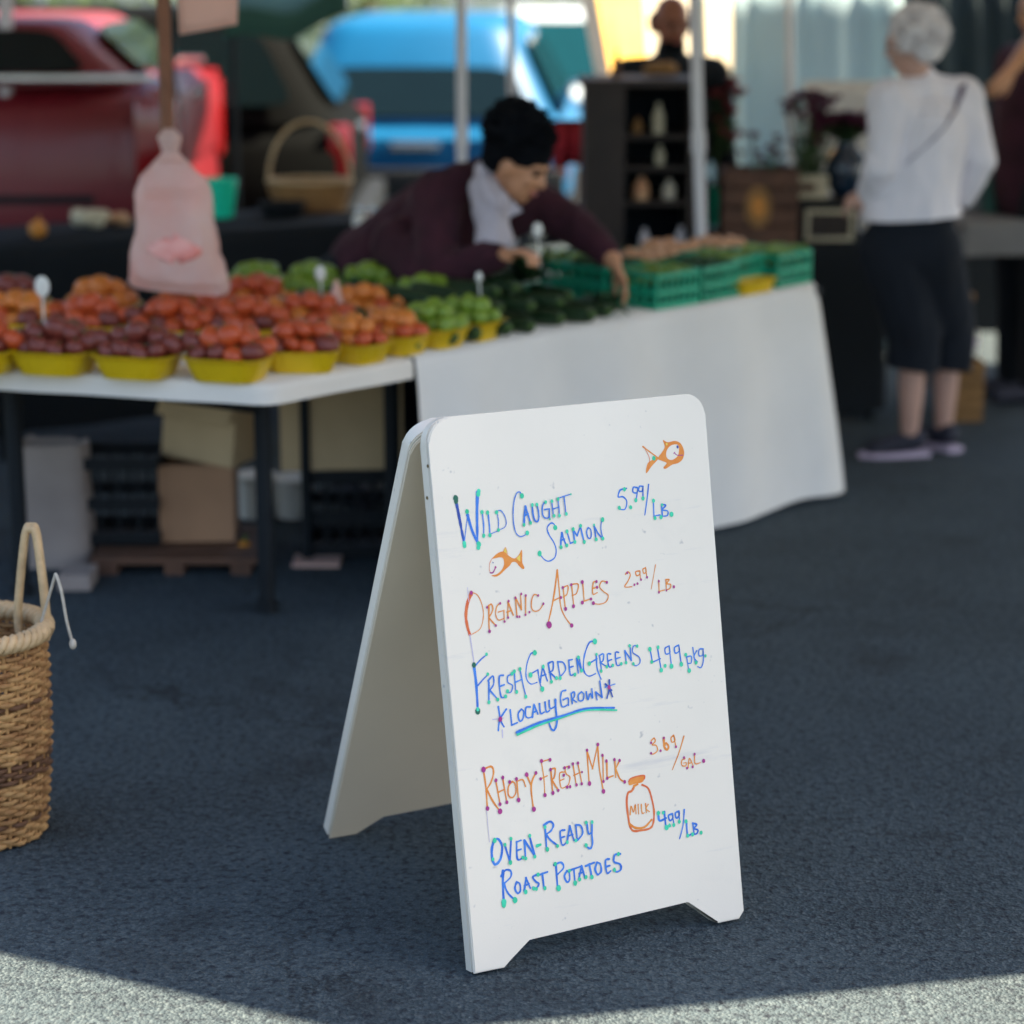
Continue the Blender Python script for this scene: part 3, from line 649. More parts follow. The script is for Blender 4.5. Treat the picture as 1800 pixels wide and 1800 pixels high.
# corner table
t1 = thing('produce_table', 'corner market table on thick dark legs, piled with tomato baskets', 'table', (C0.x, C0.y, 0))
poly = [C0, C1, Pb, PLb, PL]
cen = sum(poly, V()) / 5
pin = [cen + (p - cen)*.985 for p in poly]
MB().prism([(p.x, p.y) for p in pin], TZ-.028, TZ).build('table_top', M['dark_metal'], t1)
for q in (G(470, 1075), G(40, 1045), G(692, 1010), Pb + d1*.9 + V((0,-.12,0)), PLb + V((.12,-.1,0))):
    leg(t1, q.x, q.y, TZ-.028, .025)
b = MB(); q0, q1 = G(470,1075), G(40,1045)
b.tube([(q0.x, q0.y, .60), (C0+d1*.30).to_tuple()[:2] + (.70,)], .011); b.build('brace', M['dark_metal'], t1)
cp = subdiv([PL, C0, C1 - d2*.004], .03, .05)
cloth_obj('tablecloth', [PLb] + cp, [Pb], .056, .004, .004, 3, M['cloth2'], 'white tablecloth tinted with warm light, short overhang under the tomato baskets', 'tablecloth', 5, 16)
# long table
t2 = thing('produce_table', 'long market table hidden beneath a floor-length white cloth', 'table', (C1.x, C1.y, 0))
E2 = [C1 + d2*.03, CR - d2*.01, CR - d2*.01 + n2*.70, C1 + d2*.03 + n2*.70]
MB().prism([(p.x, p.y) for p in E2], TZ-.030, TZ).build('table_top', M['dark_metal'], t2)
for p in E2:
    q = p + (sum(E2, V())/4 - p)*.14; leg(t2, q.x, q.y, TZ-.03)
cp = subdiv([C1 + d2*.012, CR, CR + n2*.71], .018, .09)
cloth_obj('tablecloth', cp, [C1 + d2*.012 + n2*.71], .735, .042, .085, 11, M['cloth'], 'floor-length white cloth draped in folds over the long table', 'tablecloth', 26, 11)

# ------------------------------------------------------------------ yellow fruit baskets and fruit
def fluted(wd, dp, h, taper, nfl, name, m, handle=False):
    seg = nfl*4; rings = []
    def ring(f, z, off):
        r_ = []
        for k in range(seg):
            a = 2*math.pi*k/seg; c, s__ = math.cos(a), math.sin(a); e = 2/4.5
            x = math.copysign(abs(c)**e, c); y = math.copysign(abs(s__)**e, s__)
            fl = 1 + .022*math.cos(nfl*a)*(1 if .15 < z/h < .9 else 0)
            r_.append((x*(wd/2*f + off)*fl, y*(dp/2*f + off)*fl, z))
        return r_
    for z, f, o in ((0, taper*.96, -.004), (.001, taper, 0), (h*.3, taper+(1-taper)*.3, 0), (h*.55, taper+(1-taper)*.55, 0), (h*.85, taper+(1-taper)*.85, 0), (h*.88, 1, .002), (h*.97, 1.01, .006), (h, 1.0, .005), (h, 1.0, -.001), (h*.85, taper+(1-taper)*.85, -.003), (h*.3, taper+(1-taper)*.3, -.003), (.006, taper, -.004)):
        rings.append(ring(f, z, o))
    b = MB().loft(rings); return b.mesh(name, m, smooth=50)
BM_ = fluted(.222, .17, .066, .78, 22, 'fruit_basket', M['basket_yellow'])
def tomato(name, m, rz=.82, lobes=5, amp=.04):
    seg, rin = 16, 10; rings = []
    for i in range(1, rin):
        a = math.pi*i/rin; r_ = []
        for k in range(seg):
            th = 2*math.pi*k/seg; rr = math.sin(a)*(1 + amp*math.cos(lobes*th)*math.sin(a)); z = -math.cos(a)
            dim = .22*math.exp(-(math.sin(a)/.30)**2) if z > 0 else .08*math.exp(-(math.sin(a)/.3)**2)
            r_.append((rr, 0, 0)); r_[-1] = (rr*math.cos(th), rr*math.sin(th), rz*(z - dim*(1 if z > 0 else -1)))
        rings.append(r_)
    return MB().loft(rings).mesh(name, m, smooth=70)
def stem_mesh():
    b = MB()
    for k in range(5):
        a = 2*math.pi*k/5; b.add([(0,0,.66), (.16*math.cos(a-.4), .16*math.sin(a-.4), .70), (.5*math.cos(a), .5*math.sin(a), .74), (.16*math.cos(a+.4), .16*math.sin(a+.4), .70)], [(0,1,2,3)])
    b.tube([(0,0,.62),(.03,.02,.95)], .06, 6); return b.mesh('stem', M['stem'])
STEM = stem_mesh()
FR = {'dk': tomato('tomato', M['tom_dk']), 'red': tomato('tomato', M['tom_red']), 'or': tomato('tomato', M['tom_or'], .86), 'gr': tomato('pepper', M['tom_gr'], .95, 4, .09)}
FL = {'dk': ('tomato', 'dark purple heirloom tomato heaped in a yellow basket', 'tomato', 'dark tomatoes in yellow baskets'),
      'red': ('tomato', 'red tomato heaped in a yellow basket', 'tomato', 'red tomatoes in yellow baskets'),
      'or': ('tomato', 'orange tomato heaped in a yellow basket', 'tomato', 'orange tomatoes in yellow baskets'),
      'gr': ('pepper', 'green bell pepper heaped in a yellow basket', 'pepper', 'green peppers in yellow baskets')}
FN = {'dk':'dark purple tomato','red':'red tomato','or':'orange tomato','gr':'green pepper'}
def fruit(kind, p, r, where):
    nm, lb, ct, gp = FL[kind]
    o = place(nm, FR[kind], p, (random.uniform(-.7,.7), random.uniform(-.7,.7), random.uniform(0,6)), (r,)*3); tag(o, FN[kind] + ' in the basket ' + where, ct, gp)
    s_ = place('stem', STEM, (0,0,0), parent=o)
ang1 = math.atan2(d1.y, d1.x); ang2 = math.atan2(d2.y, d2.x)
nin = V((-d1.y, d1.x, 0)); nin = nin if nin.y > 0 else -nin
BL = {'dk': 'yellow plastic basket heaped with dark tomatoes on the corner table', 'red': 'yellow plastic basket heaped with red tomatoes on the corner table',
      'or': 'yellow plastic basket heaped with orange tomatoes on the corner table', 'gr': 'yellow plastic basket heaped with green peppers'}
TT = TZ + .0135
ORD = ['first','second','third','fourth','fifth','sixth','seventh','eighth','ninth']
WHAT = {'dk':'dark tomatoes','red':'red tomatoes','or':'orange tomatoes','gr':'green peppers'}
def fbasket(p, rot, kinds, n=12, sc_=1.0, where=''):
    o = place('fruit_basket', BM_, (p.x, p.y, TT), (0, 0, rot), (sc_,)*3)
    tag(o, 'yellow basket of ' + WHAT[kinds[0]] + ' ' + where, 'basket', 'yellow fruit baskets on the market tables')
    spots = [(-.074,-.034,.072),(-.025,-.040,.080),(.026,-.038,.072),(.075,-.032,.080),(-.072,.034,.080),(-.024,.038,.072),(.026,.036,.080),(.073,.036,.072),(-.048,0,.112),(.004,-.008,.122),(.052,.002,.112),(-.012,.034,.116),(.034,.038,.112),(-.104,0,.094),(.104,.004,.094)][:n]
    for i, (x, y, z) in enumerate(spots):
        k = kinds[i % len(kinds)] if (i < 8 or i > 12) else kinds[-1]
        x += random.uniform(-.006,.006); y += random.uniform(-.006,.006)
        q = V((x*math.cos(rot)-y*math.sin(rot), x*math.sin(rot)+y*math.cos(rot), z))*sc_
        fruit(k, V((p.x, p.y, TT)) + q, random.uniform(.028, .040)*sc_, where)
# first row follows the cloth's edge
for i, (px, py, ks) in enumerate(((405,666,('dk','dk','red')), (245,661,('dk','dk','dk')), (100,654,('dk','dk','dk')), (-34,652,('dk','dk','red')))):
    fbasket(G(px, py, TT), ang1 + math.pi, ks, 15, 1, 'along the warm-tinted cloth edge, ' + ORD[i] + ' from the table corner')
fbasket(G(532, 650, TT), ang1 + math.pi + .25, ('dk','red','red'), 13, .95, 'turned at the corner of the warm-tinted cloth')
for i, (px, py, ks) in enumerate(((622,634,('red','red','or')), (692,619,('red','red','or')), (760,607,('gr','gr')), (824,594,('gr','gr')))):
    fbasket(G(px, py, TT), ang2 + math.pi/2 + .12, ks, 13, .9, 'on the short cloth edge, ' + ORD[i] + ' past the corner')
# rows further in
for i, (px, py, ks, n) in enumerate(((30,600,('dk','red','or'),9), (160,606,('dk','red','red'),8), (300,613,('red','dk','red'),9), (430,611,('dk','red','red'),9), (548,600,('red','or','red'),9), (640,584,('red','or','or'),8),
                      (20,566,('or','dk'),6), (180,570,('or','or','or'),9), (330,575,('red','red','or'),9), (450,566,('red','or','red'),7), (745,566,('gr','gr'),9), (800,556,('gr','gr'),8),
                      (450,538,('gr','gr'),9), (550,541,('gr','gr'),9), (650,545,('gr','gr'),8))):
    fbasket(G(px, py, TT), ang1 + math.pi + random.uniform(-.15,.15), ks, 15 if i < 6 else 13, 1.0, ('in the second row, ' + ORD[5-i] + ' from the short cloth edge') if i < 6 else ('in the third row, ' + ORD[11-i] + ' from the short cloth edge') if i < 12 else ('in the rear row, ' + ORD[14-i] + ' from the vendor'))

# ------------------------------------------------------------------ zucchini, greens, teal crates on the long table
def P2(s, w_, z=0): return C1 + d2*s + n2*w_ + V((0,0,TT - TZ + z))
zb = MB(); zp = [(-.5,0,0),(-.46,0,.0),(-.2,.012,0),(.2,.0,0),(.44,-.015,0),(.5,-.016,0)]
zb.tube(crom(zp, 3), [.045 + .07*math.sin(math.pi*min(1, .12+i/17))**.5 for i in range(16)], 10); ZME = zb.mesh('zucchini', M['zuc'], smooth=60)
zs = MB().tube([(-.5,0,0),(-.57,0,.015)], [.05,.035], 7).mesh('stem', M['stem'])
k = 0
for lay, (na, nb) in enumerate(((8, 3), (7, 3), (5, 1))):
    for i in range(na):
        for j in range(nb):
            s_ = .06 + i*.118 + lay*.06 + random.uniform(-.01,.01); w_ = .12 + j*.215 + lay*.09 + random.uniform(-.012,.012)
            if s_ > .93 or (lay == 2 and s_ < .25): continue
            L_ = random.uniform(.20, .24)
            o = place('zucchini', ZME, P2(s_, w_, .028 + lay*.042), (random.uniform(-.1,.1), random.uniform(-.08,.08), ang2 + math.pi/2 + random.uniform(-.25,.25)), (L_, L_*1.0, L_*1.0))
            tag(o, 'dark green zucchini in the pile on the long table', 'zucchini', 'zucchini piled on the long table'); place('stem', zs, (0,0,0), parent=o)
# leafy bunches behind the zucchini
def bunch(p, n, r, h, label, m='leafy'):
    b = MB()
    for i in range(n):
        a = random.uniform(0, 6.28); e = random.uniform(.25, 1.35); L_ = r*random.uniform(.7, 1.15)
        dr = V((math.cos(a)*math.cos(e), math.sin(a)*math.cos(e), math.sin(e)*h/r)); sd = V((-math.sin(a), math.cos(a), 0))
        pts = []
        for q in range(5):
            f = q/4; c = V(p) + dr*L_*f + V((0,0,-.25*L_*f*f)); wdt = .028*math.sin(math.pi*min(1, .15+f*.85))*random.uniform(.8,1.3)
            pts.append((c - sd*wdt + V((0,0,.01*random.random())), c, c + sd*wdt))
        vs_ = [x for t3 in pts for x in t3]
        b.add([(x.x, x.y, max(x.z, TT+.004)) for x in vs_], [f_ for q in range(4) for f_ in ((q*3, q*3+1, q*3+4, q*3+3), (q*3+1, q*3+2, q*3+5, q*3+4))])
    o = b.build('leafy_bunch', M[m], org=tuple(p), fixn=False); tag(o, label, 'greens'); return o
bunch(P2(.62,.50,.09), 60, .17, .13, 'dark leafy bunch heaped behind the zucchini pile')
bunch(P2(.88,.36,.09), 60, .16, .13, 'dark leafy bunch beside the reaching hand and the teal crates')
bunch(P2(.38,.60,.06), 40, .13, .10, 'small leafy bunch close to the green peppers')
bunch(P2(.98,.12,.02), 40, .12, .08, 'low leafy bunch at the cloth edge before the teal crates')
def crate_mesh(L_, W_, H_, name, m, bars=7):
    b = MB(); th = .006
    b.box((-L_/2,-W_/2,0),(L_/2,W_/2,th))
    for z in (0, H_*.40, H_*.86):
        hh = H_*.14
        b.box((-L_/2,-W_/2,z+.0005),(L_/2,-W_/2+th,z+hh)); b.box((-L_/2,W_/2-th,z+.0005),(L_/2,W_/2,z+hh))
        b.box((-L_/2,-W_/2+th,z+.0005),(-L_/2+th,W_/2-th,z+hh)); b.box((L_/2-th,-W_/2+th,z+.0005),(L_/2,W_/2-th,z+hh))
    for i in range(bars+1):
        x = -L_/2 + .004 + (L_-.008)*i/bars
        for y in (-W_/2+.0015, W_/2-.0045): b.box((x-.004,y,.002),(x+.004,y+.003,H_-.002))
    for i in range(5):
        y = -W_/2 + .012 + (W_-.024)*i/4
        for x in (-L_/2+.0015, L_/2-.0045): b.box((x,y-.004,.002),(x+.003,y+.004,H_-.002))
    return b.mesh(name, m)
CR_ = crate_mesh(.205, .20, .115, 'produce_crate', M['basket_green'])
PEA = tomato('peach', M['tan_fruit'], .92, 1, .03); POT = tomato('potato', M['cream_lbl'], .7, 2, .10)
crl = ['peaches', 'leaves', 'potatoes']
crs = [(1.25,.13,'g'),(1.25,.355,'g'),(1.465,.355,'p'),(1.465,.13,'g'),(1.68,.19,'g'),(1.68,.42,'p'),(1.895,.14,'g'),(1.895,.37,'p'),(1.25,.58,'g'),(1.465,.58,'g')]
rowname = {0:'at the cloth edge',1:'in the middle row',2:'in the rear row'}; colname = {1.25:'next to the reaching hand',1.465:'second from the reaching hand',1.68:'behind the flat yellow basket',1.895:'at the far table end'}
for i, (s_, w_, kd) in enumerate(crs):
    p = P2(s_, w_, 0); o = place('produce_crate', CR_, p, (0,0,ang2 + random.uniform(-.06,.06)))
    if kd == 'p': tag(o, 'teal crate of tan peaches ' + rowname[0 if w_ < .25 else 1 if w_ < .5 else 2] + ', ' + colname[s_], 'crate', 'teal crates on the long table')
    else: tag(o, 'teal crate of green beans ' + rowname[0 if w_ < .25 else 1 if w_ < .5 else 2] + ', ' + colname[s_], 'crate', 'teal crates on the long table')
    if kd == 'p':
        for a in range(9):
            q = V(((a % 3 - 1)*.056 + random.uniform(-.006,.006), (a//3 - 1)*.056 + random.uniform(-.006,.006), .102 + random.uniform(0,.016))); q.rotate(Matrix.Rotation(ang2,3,'Z'))
            f = place('peach', PEA, p + q, (random.random()*3, random.random()*3, 0), (.029,)*3); tag(f, 'tan peach in the teal crate ' + rowname[0 if w_ < .25 else 1 if w_ < .5 else 2] + ', ' + colname[s_], 'peach', 'peaches in teal crates')
    else:
        b = MB()
        for a in range(46):
            x, y = random.uniform(-.085,.085), random.uniform(-.08,.08); th = random.uniform(0,3.14); l_ = random.uniform(.04,.06)
            z = random.uniform(.08,.125); c = V((x,y,z)); dd = V((math.cos(th)*l_, math.sin(th)*l_, random.uniform(-.008,.008)))
            pp = [c-dd, c+V((0,0,.008)), c+dd]; pp = [V((max(-.094,min(.094,q.x)), max(-.09,min(.09,q.y)), q.z)) for q in pp]
            b.tube(pp, [.003,.006,.003], 5)
        o2 = place('green_beans', b.mesh('green_beans', M['leafy'] if i % 2 else M['tom_gr'], smooth=60), p, (0,0,ang2)); tag(o2, 'green beans in the teal crate ' + rowname[0 if w_ < .25 else 1 if w_ < .5 else 2] + ', ' + colname[s_], 'beans', 'bean heaps in teal crates'); o2['kind'] = 'stuff'
# pairs of yellow baskets at the cloth edge by the crates
for s_ in (1.66,):
    o = place('fruit_basket', BM_, P2(s_, .045, 0), (0,0,ang2), (.9,.45,.7)); tag(o, 'flat yellow basket of orange tomatoes wedged before the teal crates', 'basket')
# move the crate behind it inwards
# ------------------------------------------------------------------ cards on sticks among the produce
def card(px, py_top, py_bot, Y, rad, label, m='white_pl', shape='round'):
    top, bot = at(px, py_top, Y), at(px+4, py_bot, Y)
    th = thing('price_marker', label, 'price marker', (bot.x, bot.y, bot.z))
    MB().tube([bot, top - V((0,0,rad))], .003, 6).build('stick', M[m], th)
    if shape == 'round':
        MB().ell(top - V((0,0,rad*.2)), (rad*.75, .004, rad*1.1)).build('paddle', M[m], th, smooth=60)
    else:
        MB().prism([(-rad,0),(rad,0),(rad*.15,2.6*rad),(-rad*.15,2.6*rad)], -.001, .001).build('card', M[m], th)
        th.children[-1].data.transform(Matrix.Translation(top - V((0,0,2.6*rad)) - th.location) @ Matrix.Rotation(R(80),4,'X')) if False else None
    return th
card(74, 500, 585, 6.45, .028, 'white paddle marker on a stick standing among the dark tomatoes')
card(563, 478, 545, 6.9, .022, 'small white paddle marker beside the pink cone and the peppers')
card(945, 402, 470, 7.15, .022, 'small white paddle marker held beside the vendor hand')
card(842, 485, 548, 6.85, .014, 'slim white marker standing behind the green peppers')
cb = at(592, 548, 6.8)
o = MB().lathe([(.0,0),(.030,0),(.027,.01),(.006,.095),(.0,.098)], cb, 14).build('paper_cone', M['peach_paper'], smooth=50, org=tuple(cb)); tag(o, 'small pink paper cone standing behind the peppers', 'cone')

# ------------------------------------------------------------------ hanging bag, rod and notice
bagY = 6.72
rodt, rodb = at(287, -180, bagY+.02), at(294, 236, bagY+.02)
rt = V((rodb.x, rodb.y, 2.55))
o = MB().tube([rodb - V((0,0,.05)), rodb, at(290,100,bagY+.02), at(287,0,bagY+.02), V((at(287,0,bagY).x, bagY+.02, 2.17))], .020, 10).build('hanging_rod', M['wood_post'], smooth=50, org=tuple(rodb)); tag(o, 'brown wooden rod hanging from the roof with a pink bag tied on', 'rod')
bg_t, bg_b = at(297, 226, bagY), at(297, 512, bagY)
prof0 = [(0,.016),(.05,.036),(.10,.030),(.14,.024),(.17,.034),(.22,.060),(.30,.098),(.36,.106),(.5,.112),(.7,.126),(.88,.142),(.96,.147),(1.0,.135)]
prof = []
for (fa, wa), (fb_, wb) in zip(prof0, prof0[1:]):
    for q in range(3): prof.append((fa + (fb_-fa)*q/3, wa + (wb-wa)*q/3))
prof.append(prof0[-1])
rings = []; H_ = bg_t.z - bg_b.z; SEG = 56
def bagp(f, hw, k, off=0):
    a = 2*math.pi*k/SEG; dp = .30 if f > .2 else .8
    fat = hw*(dp + (.35 if .4 < f < .95 else 0)*math.sin(min(1,(f-.2)/.8)*math.pi/1.2)) if f > .2 else hw*.8
    nz_ = 1 + (.10*noise.noise(V((math.cos(a)*2, math.sin(a)*2, f*6))) + .07*noise.noise(V((math.cos(a)*5, math.sin(a)*5, f*14 + 3))))*min(1, f*4)
    return bg_t + V(((hw + off)*math.cos(a)*nz_ + .012*f, (fat + off)*math.sin(a)*nz_, -f*H_ - (.012*math.cos(a) if f > .9 else 0)))
for f, hw in prof: rings.append([bagp(f, hw, k) for k in range(SEG)])
bag = thing('plastic_bag', 'pink translucent produce bag, warm sunlight put into its colour, tied to the brown rod', 'bag', tuple(bg_b))
MB().loft(rings).build('bag_body', M['bag'], bag, smooth=80)
b = MB(); pr = []
for i, f in enumerate((.64, .67, .70, .73, .76, .79)):
    hw = .118 + (f-.64)*.09; wv = math.sin(math.pi*(i+.35)/5.7); pr.append([bagp(f + .02*math.sin(k*.9), hw, 42.4 + (k-4)*1.5*wv, .004) for k in range(9)])
b.loft(pr, cap=False, close=False); o = b.build('bag_print', M['bag_print'], bag, fixn=False, smooth=80); o.modifiers.new('s','SOLIDIFY').thickness = .0015
np0, np1, np2, np3 = at(304,-150,bagY-.012), at(423,-150,bagY-.02), at(416,44,bagY-.02), at(314,62,bagY-.012)
b = MB(); rows = []
for i in range(9):
    f = i/8; a_, b_ = np0.lerp(np3, f), np1.lerp(np2, f); rows.append([a_.lerp(b_, j/6) + V((0, .008*math.sin(j/6*6.3 + f*2) + .01*f*f, 0)) for j in range(7)])
b.loft(rows, cap=False, close=False); o = b.build('paper_notice', M['peach_paper'], fixn=False, smooth=80, org=tuple(np3)); o.modifiers.new('s','SOLIDIFY').thickness = .002; tag(o, 'paper notice with warm sunlight in its peach colour, pinned to the brown hanging rod', 'notice')

# ------------------------------------------------------------------ under the corner table
def carton(name, label, p, sx_, sy_, h, rot, m, flaps=True, tilt=0, group=None):
    th = thing(name, label, 'box', p, group); Mx = Matrix.Translation(p) @ Matrix.Rotation(rot,4,'Z') @ Matrix.Rotation(tilt,4,'Y')
    t_ = .005; b = MB(Mx)
    b.box((-sx_/2,-sy_/2,0),(sx_/2,sy_/2,t_)); b.box((-sx_/2,-sy_/2,t_),(sx_/2,-sy_/2+t_,h)); b.box((-sx_/2,sy_/2-t_,t_),(sx_/2,sy_/2,h))
    b.box((-sx_/2,-sy_/2+t_,t_),(-sx_/2+t_,sy_/2-t_,h)); b.box((sx_/2-t_,-sy_/2+t_,t_),(sx_/2,sy_/2-t_,h)); b.build('carton_body', m, th)
    if flaps:
        for (x, y, ax, ln, wd_) in ((0,-sy_/2,'x-',sy_*.45,sx_), (0,sy_/2,'x+',sy_*.45,sx_), (-sx_/2,0,'y-',sx_*.4,sy_), (sx_/2,0,'y+',sx_*.4,sy_)):
            an = R(random.uniform(25,60)); c_, s__ = math.cos(an)*ln, math.sin(an)*ln; f = MB(Mx); g_ = 1 if '+' in ax else -1; zz = h+.001
            if ax[0] == 'x': f.add([(-wd_/2,y,zz),(wd_/2,y,zz),(wd_/2,y+g_*c_,zz-s__),(-wd_/2,y+g_*c_,zz-s__)] if g_ < 0 else [(-wd_/2,y,zz),(wd_/2,y,zz),(wd_/2,y+g_*c_,zz+s__),(-wd_/2,y+g_*c_,zz+s__)], [(0,1,2,3)])
            else: f.add([(x,-wd_/2,zz),(x,wd_/2,zz),(x+g_*c_,wd_/2,zz+s__),(x+g_*c_,-wd_/2,zz+s__)], [(0,1,2,3)])
            fo = f.build('flap', m, th); fo.modifiers.new('s','SOLIDIFY').thickness = .004
    return th
p = G(345, 985); carton('cardboard_box', 'brown cardboard box on a low pallet under the corner table', V((p.x, p.y+.12, .06)), .235, .24, .25, .05, M['cardboard2'], False)
carton('cardboard_box', 'open tan carton with spread flaps stacked on the brown box', V((p.x+.045, p.y+.13, .315)), .25, .22, .23, -.35, M['cardboard'], True, .10)
p = G(618, 985); bx = carton('cardboard_box', 'wide closed tan carton on a black crate under the corner table', V((p.x-.035, p.y+.14, .292)), .385, .26, .30, .08, M['cardboard'], False)
MB(Matrix.Translation((p.x-.035, p.y+.14, .292)) @ Matrix.Rotation(.08,4,'Z')).box((-.1925,-.13,.3005),(.1925,.13,.306)).build('lid', M['cardboard'], bx)
BC = crate_mesh(.31, .28, .285, 'storage_crate', M['black_pl'], 6)
o = place('storage_crate', BC, (p.x+.01, p.y+.16, .002), (0,0,.08)); tag(o, 'black slatted crate carrying the wide tan carton', 'crate')
BC2 = crate_mesh(.25, .24, .28, 'storage_crate', M['black_pl'], 4)
q = G(212, 992); o = place('storage_crate', BC2, (q.x, q.y+.12, .062), (0,0,.02)); tag(o, 'black crate on the pallet beside the kraft paper sack', 'crate')
pl = thing('wooden_pallet', 'low worn wooden pallet under the corner table', 'pallet', (q.x, q.y, 0))
x0, x1 = G(155,1020).x, G(452,1010).x; yb = G(300,1012).y
for i in range(4): MB().box((x0, yb + i*.11, .036),(x1, yb + i*.11 + .085, .056)).build('plank', M['brownwood'], pl)
for i in range(3): MB().box((x0 + .02 + i*(x1-x0-.1)/2, yb+.004, 0),(x0 + .08 + i*(x1-x0-.1)/2, yb+.41, .035)).build('bearer', M['brownwood'], pl)
def sack(name, label, p, wd, dp, h, m, cat='sack', seed=1):
    rg = []; SEG_ = 24
    for f in (0, .02, .1, .25, .4, .55, .7, .82, .92, 1.0):
        r_ = []
        for k in range(SEG_):
            a = 2*math.pi*k/SEG_; c, s__ = math.cos(a), math.sin(a); e = .5
            x = math.copysign(abs(c)**e, c)*wd/2; y = math.copysign(abs(s__)**e, s__)*dp/2
            sc2 = (1.04 - .10*f) * (1 + .05*noise.noise(V((c*2+seed, s__*2, f*5)))); 
            r_.append((p.x + x*sc2, p.y + y*sc2*(1-.25*f), p.z + h*f + (.015*noise.noise(V((c*3, s__*3, seed))) if f == 1 else 0)))
        rg.append(r_)
    for f, sh in ((.96,.90),(.6,.86),(.3,.84)): rg.append([(p.x + (x-p.x)*sh, p.y + (y-p.y)*sh, p.z + h*f) for x, y, z in rg[9]])
    o = MB().loft(rg).build(name, m, smooth=70, org=tuple(p)); tag(o, label, cat); return o
p = G(85, 1006); sack('paper_sack', 'crumpled kraft paper sack standing behind the table leg', V((p.x, p.y+.14, 0)), .235, .20, .385, M['paper'])
p = G(130, 1040); o = MB().box((p.x-.05, p.y, 0),(p.x+.05, p.y+.14, .05), 0, .006).build('folded_paper', M['paper'], org=tuple(p)); tag(o, 'folded stack of grey kraft paper at the foot of the sack', 'paper')
for px, py, hh, lb in ((446,917,.15,'white plastic tub behind the dark table leg'), (512,917,.14,'white lidded tub standing before the black crate shadows')):
    p = G(px, py); th = thing('plastic_tub', lb, 'tub', (p.x, p.y+.07, 0))
    MB().lathe([(.052,.002),(.060,.004),(.070,hh*.85)], (p.x, p.y+.07, 0), 20).build('tub_body', M['white_pl'], th, smooth=50)
    MB().lathe([(.072,hh*.85+.001),(.074,hh*.87),(.074,hh),(.066,hh+.003)], (p.x, p.y+.07, 0), 20).build('lid', M['white_pl'], th, smooth=50)
p = G(430, 988); go = thing('gourd', 'small orange gourd lying on the asphalt by the pallet', 'gourd', (p.x, p.y, 0))
MB().ell((p.x, p.y, .036), (.026,.03,.036), seg=16).build('gourd_body', M['pumpkin'], go, smooth=80); MB().tube([(p.x,p.y,.068),(p.x+.008,p.y,.09)], [.008,.004], 7).build('stem', M['stem'], go)
p = G(465, 992); o = MB().ell((p.x, p.y, .022), (.02,.02,.022), seg=14).build('gourd', M['leafy'], smooth=80, org=tuple(p)); tag(o, 'tiny pale green gourd beside the orange one', 'gourd')
p = G(555, 998); b = MB(); b.box((p.x-.075,p.y,0),(p.x+.075,p.y+.12,.012),0,.003); o = b.build('paper_tray', M['peach_paper'], org=tuple(p)); tag(o, 'flat pink paper tray lying before the black crate', 'tray')
p = G(610, 900); o = MB().box((p.x-.07,p.y+.3,0),(p.x+.10,p.y+.5,.22),0,.01).build('cooler_box', M['grey_cloth'], org=tuple(p)); tag(o, 'grey cooler box in the shade behind the black crate', 'cooler')

# ------------------------------------------------------------------ wicker basket on the asphalt
bc = G(-26, 1462); bc = V((bc.x, bc.y+.0, 0)); BH = .462; BR0, BR1 = .128, .148
wk = thing('wicker_basket', 'tall round wicker basket with a looped handle on the asphalt', 'basket', tuple(bc))
NS = 34; NR = 40
def brad(z): f = z/BH; return BR0 + (BR1-BR0)*f + .010*math.sin(f*math.pi)
for i in range(NR):
    z = .012 + (BH-.03)*i/(NR-1); pts = []
    N_ = NS*4
    for k in range(N_):
        a = 2*math.pi*k/N_; r_ = brad(z) + .0052*math.cos(NS/2*a + (math.pi if i % 2 else 0)) + random.uniform(-.0012,.0012)
        pts.append((bc.x + r_*math.cos(a), bc.y + r_*math.sin(a), z + .0022*math.sin(3*a + i*1.7) + random.uniform(-.0007,.0007)))
    MB().tube(pts, [random.uniform(.0050,.0064) for _ in pts], 6, closed=True).build('weft_strand', M['wicker_dk'] if (13 <= i <= 16 or i in (4, 28)) else M['wicker'], wk, smooth=60)
for k in range(NS):
    a = 2*math.pi*(k+.0)/NS; MB().tube([(bc.x + brad(z)*math.cos(a), bc.y + brad(z)*math.sin(a), z) for z in (.004, .12, .24, .36, BH)], .0042, 6).build('stake', M['wicker'], wk, smooth=60)
MB().lathe([(.0,.004),(BR0-.004,.004),(BR0-.004,.014),(0,.014)], bc, 26).build('basket_floor', M['wicker_dk'], wk)
for ph in (0, math.pi*2/3, math.pi*4/3):
    pts = []
    for k in range(168):
        a = 2*math.pi*k/168; q = 17*a + ph; r_ = BR1 + .004 + .013*math.cos(q); pts.append((bc.x + r_*math.cos(a), bc.y + r_*math.sin(a), BH + .004 + .012*math.sin(q)))
    MB().tube(pts, .0098, 6, closed=True).build('rim_braid', M['wicker_rim'], wk, smooth=60)
ha, hb = at(30,1040,bc.y+.06), at(77,1050,bc.y+.03); ht = at(53,931,bc.y+.05)
ha, hb = V((ha.x, ha.y, BH-.03)), V((hb.x, hb.y, BH-.03))
for off in (0, .011):
    pts = crom([ha, ha + V((-.001,0,.06)), ha.lerp(ht,.80) + V((-.006,0,.03)), ht, hb.lerp(ht,.80) + V((.008,0,.03)), hb + V((.002,0,.06)), hb], 6)
    MB().tube([q + V((0, off, off*.3)) for q in pts], .0085, 8).build('handle', M['wicker_rim'], wk, smooth=60)
r0 = at(98, 1008, bc.y-.02); rp = crom([r0, at(108,1040,bc.y-.03), at(117,1090,bc.y-.03), at(128,1132,bc.y-.03)], 6)
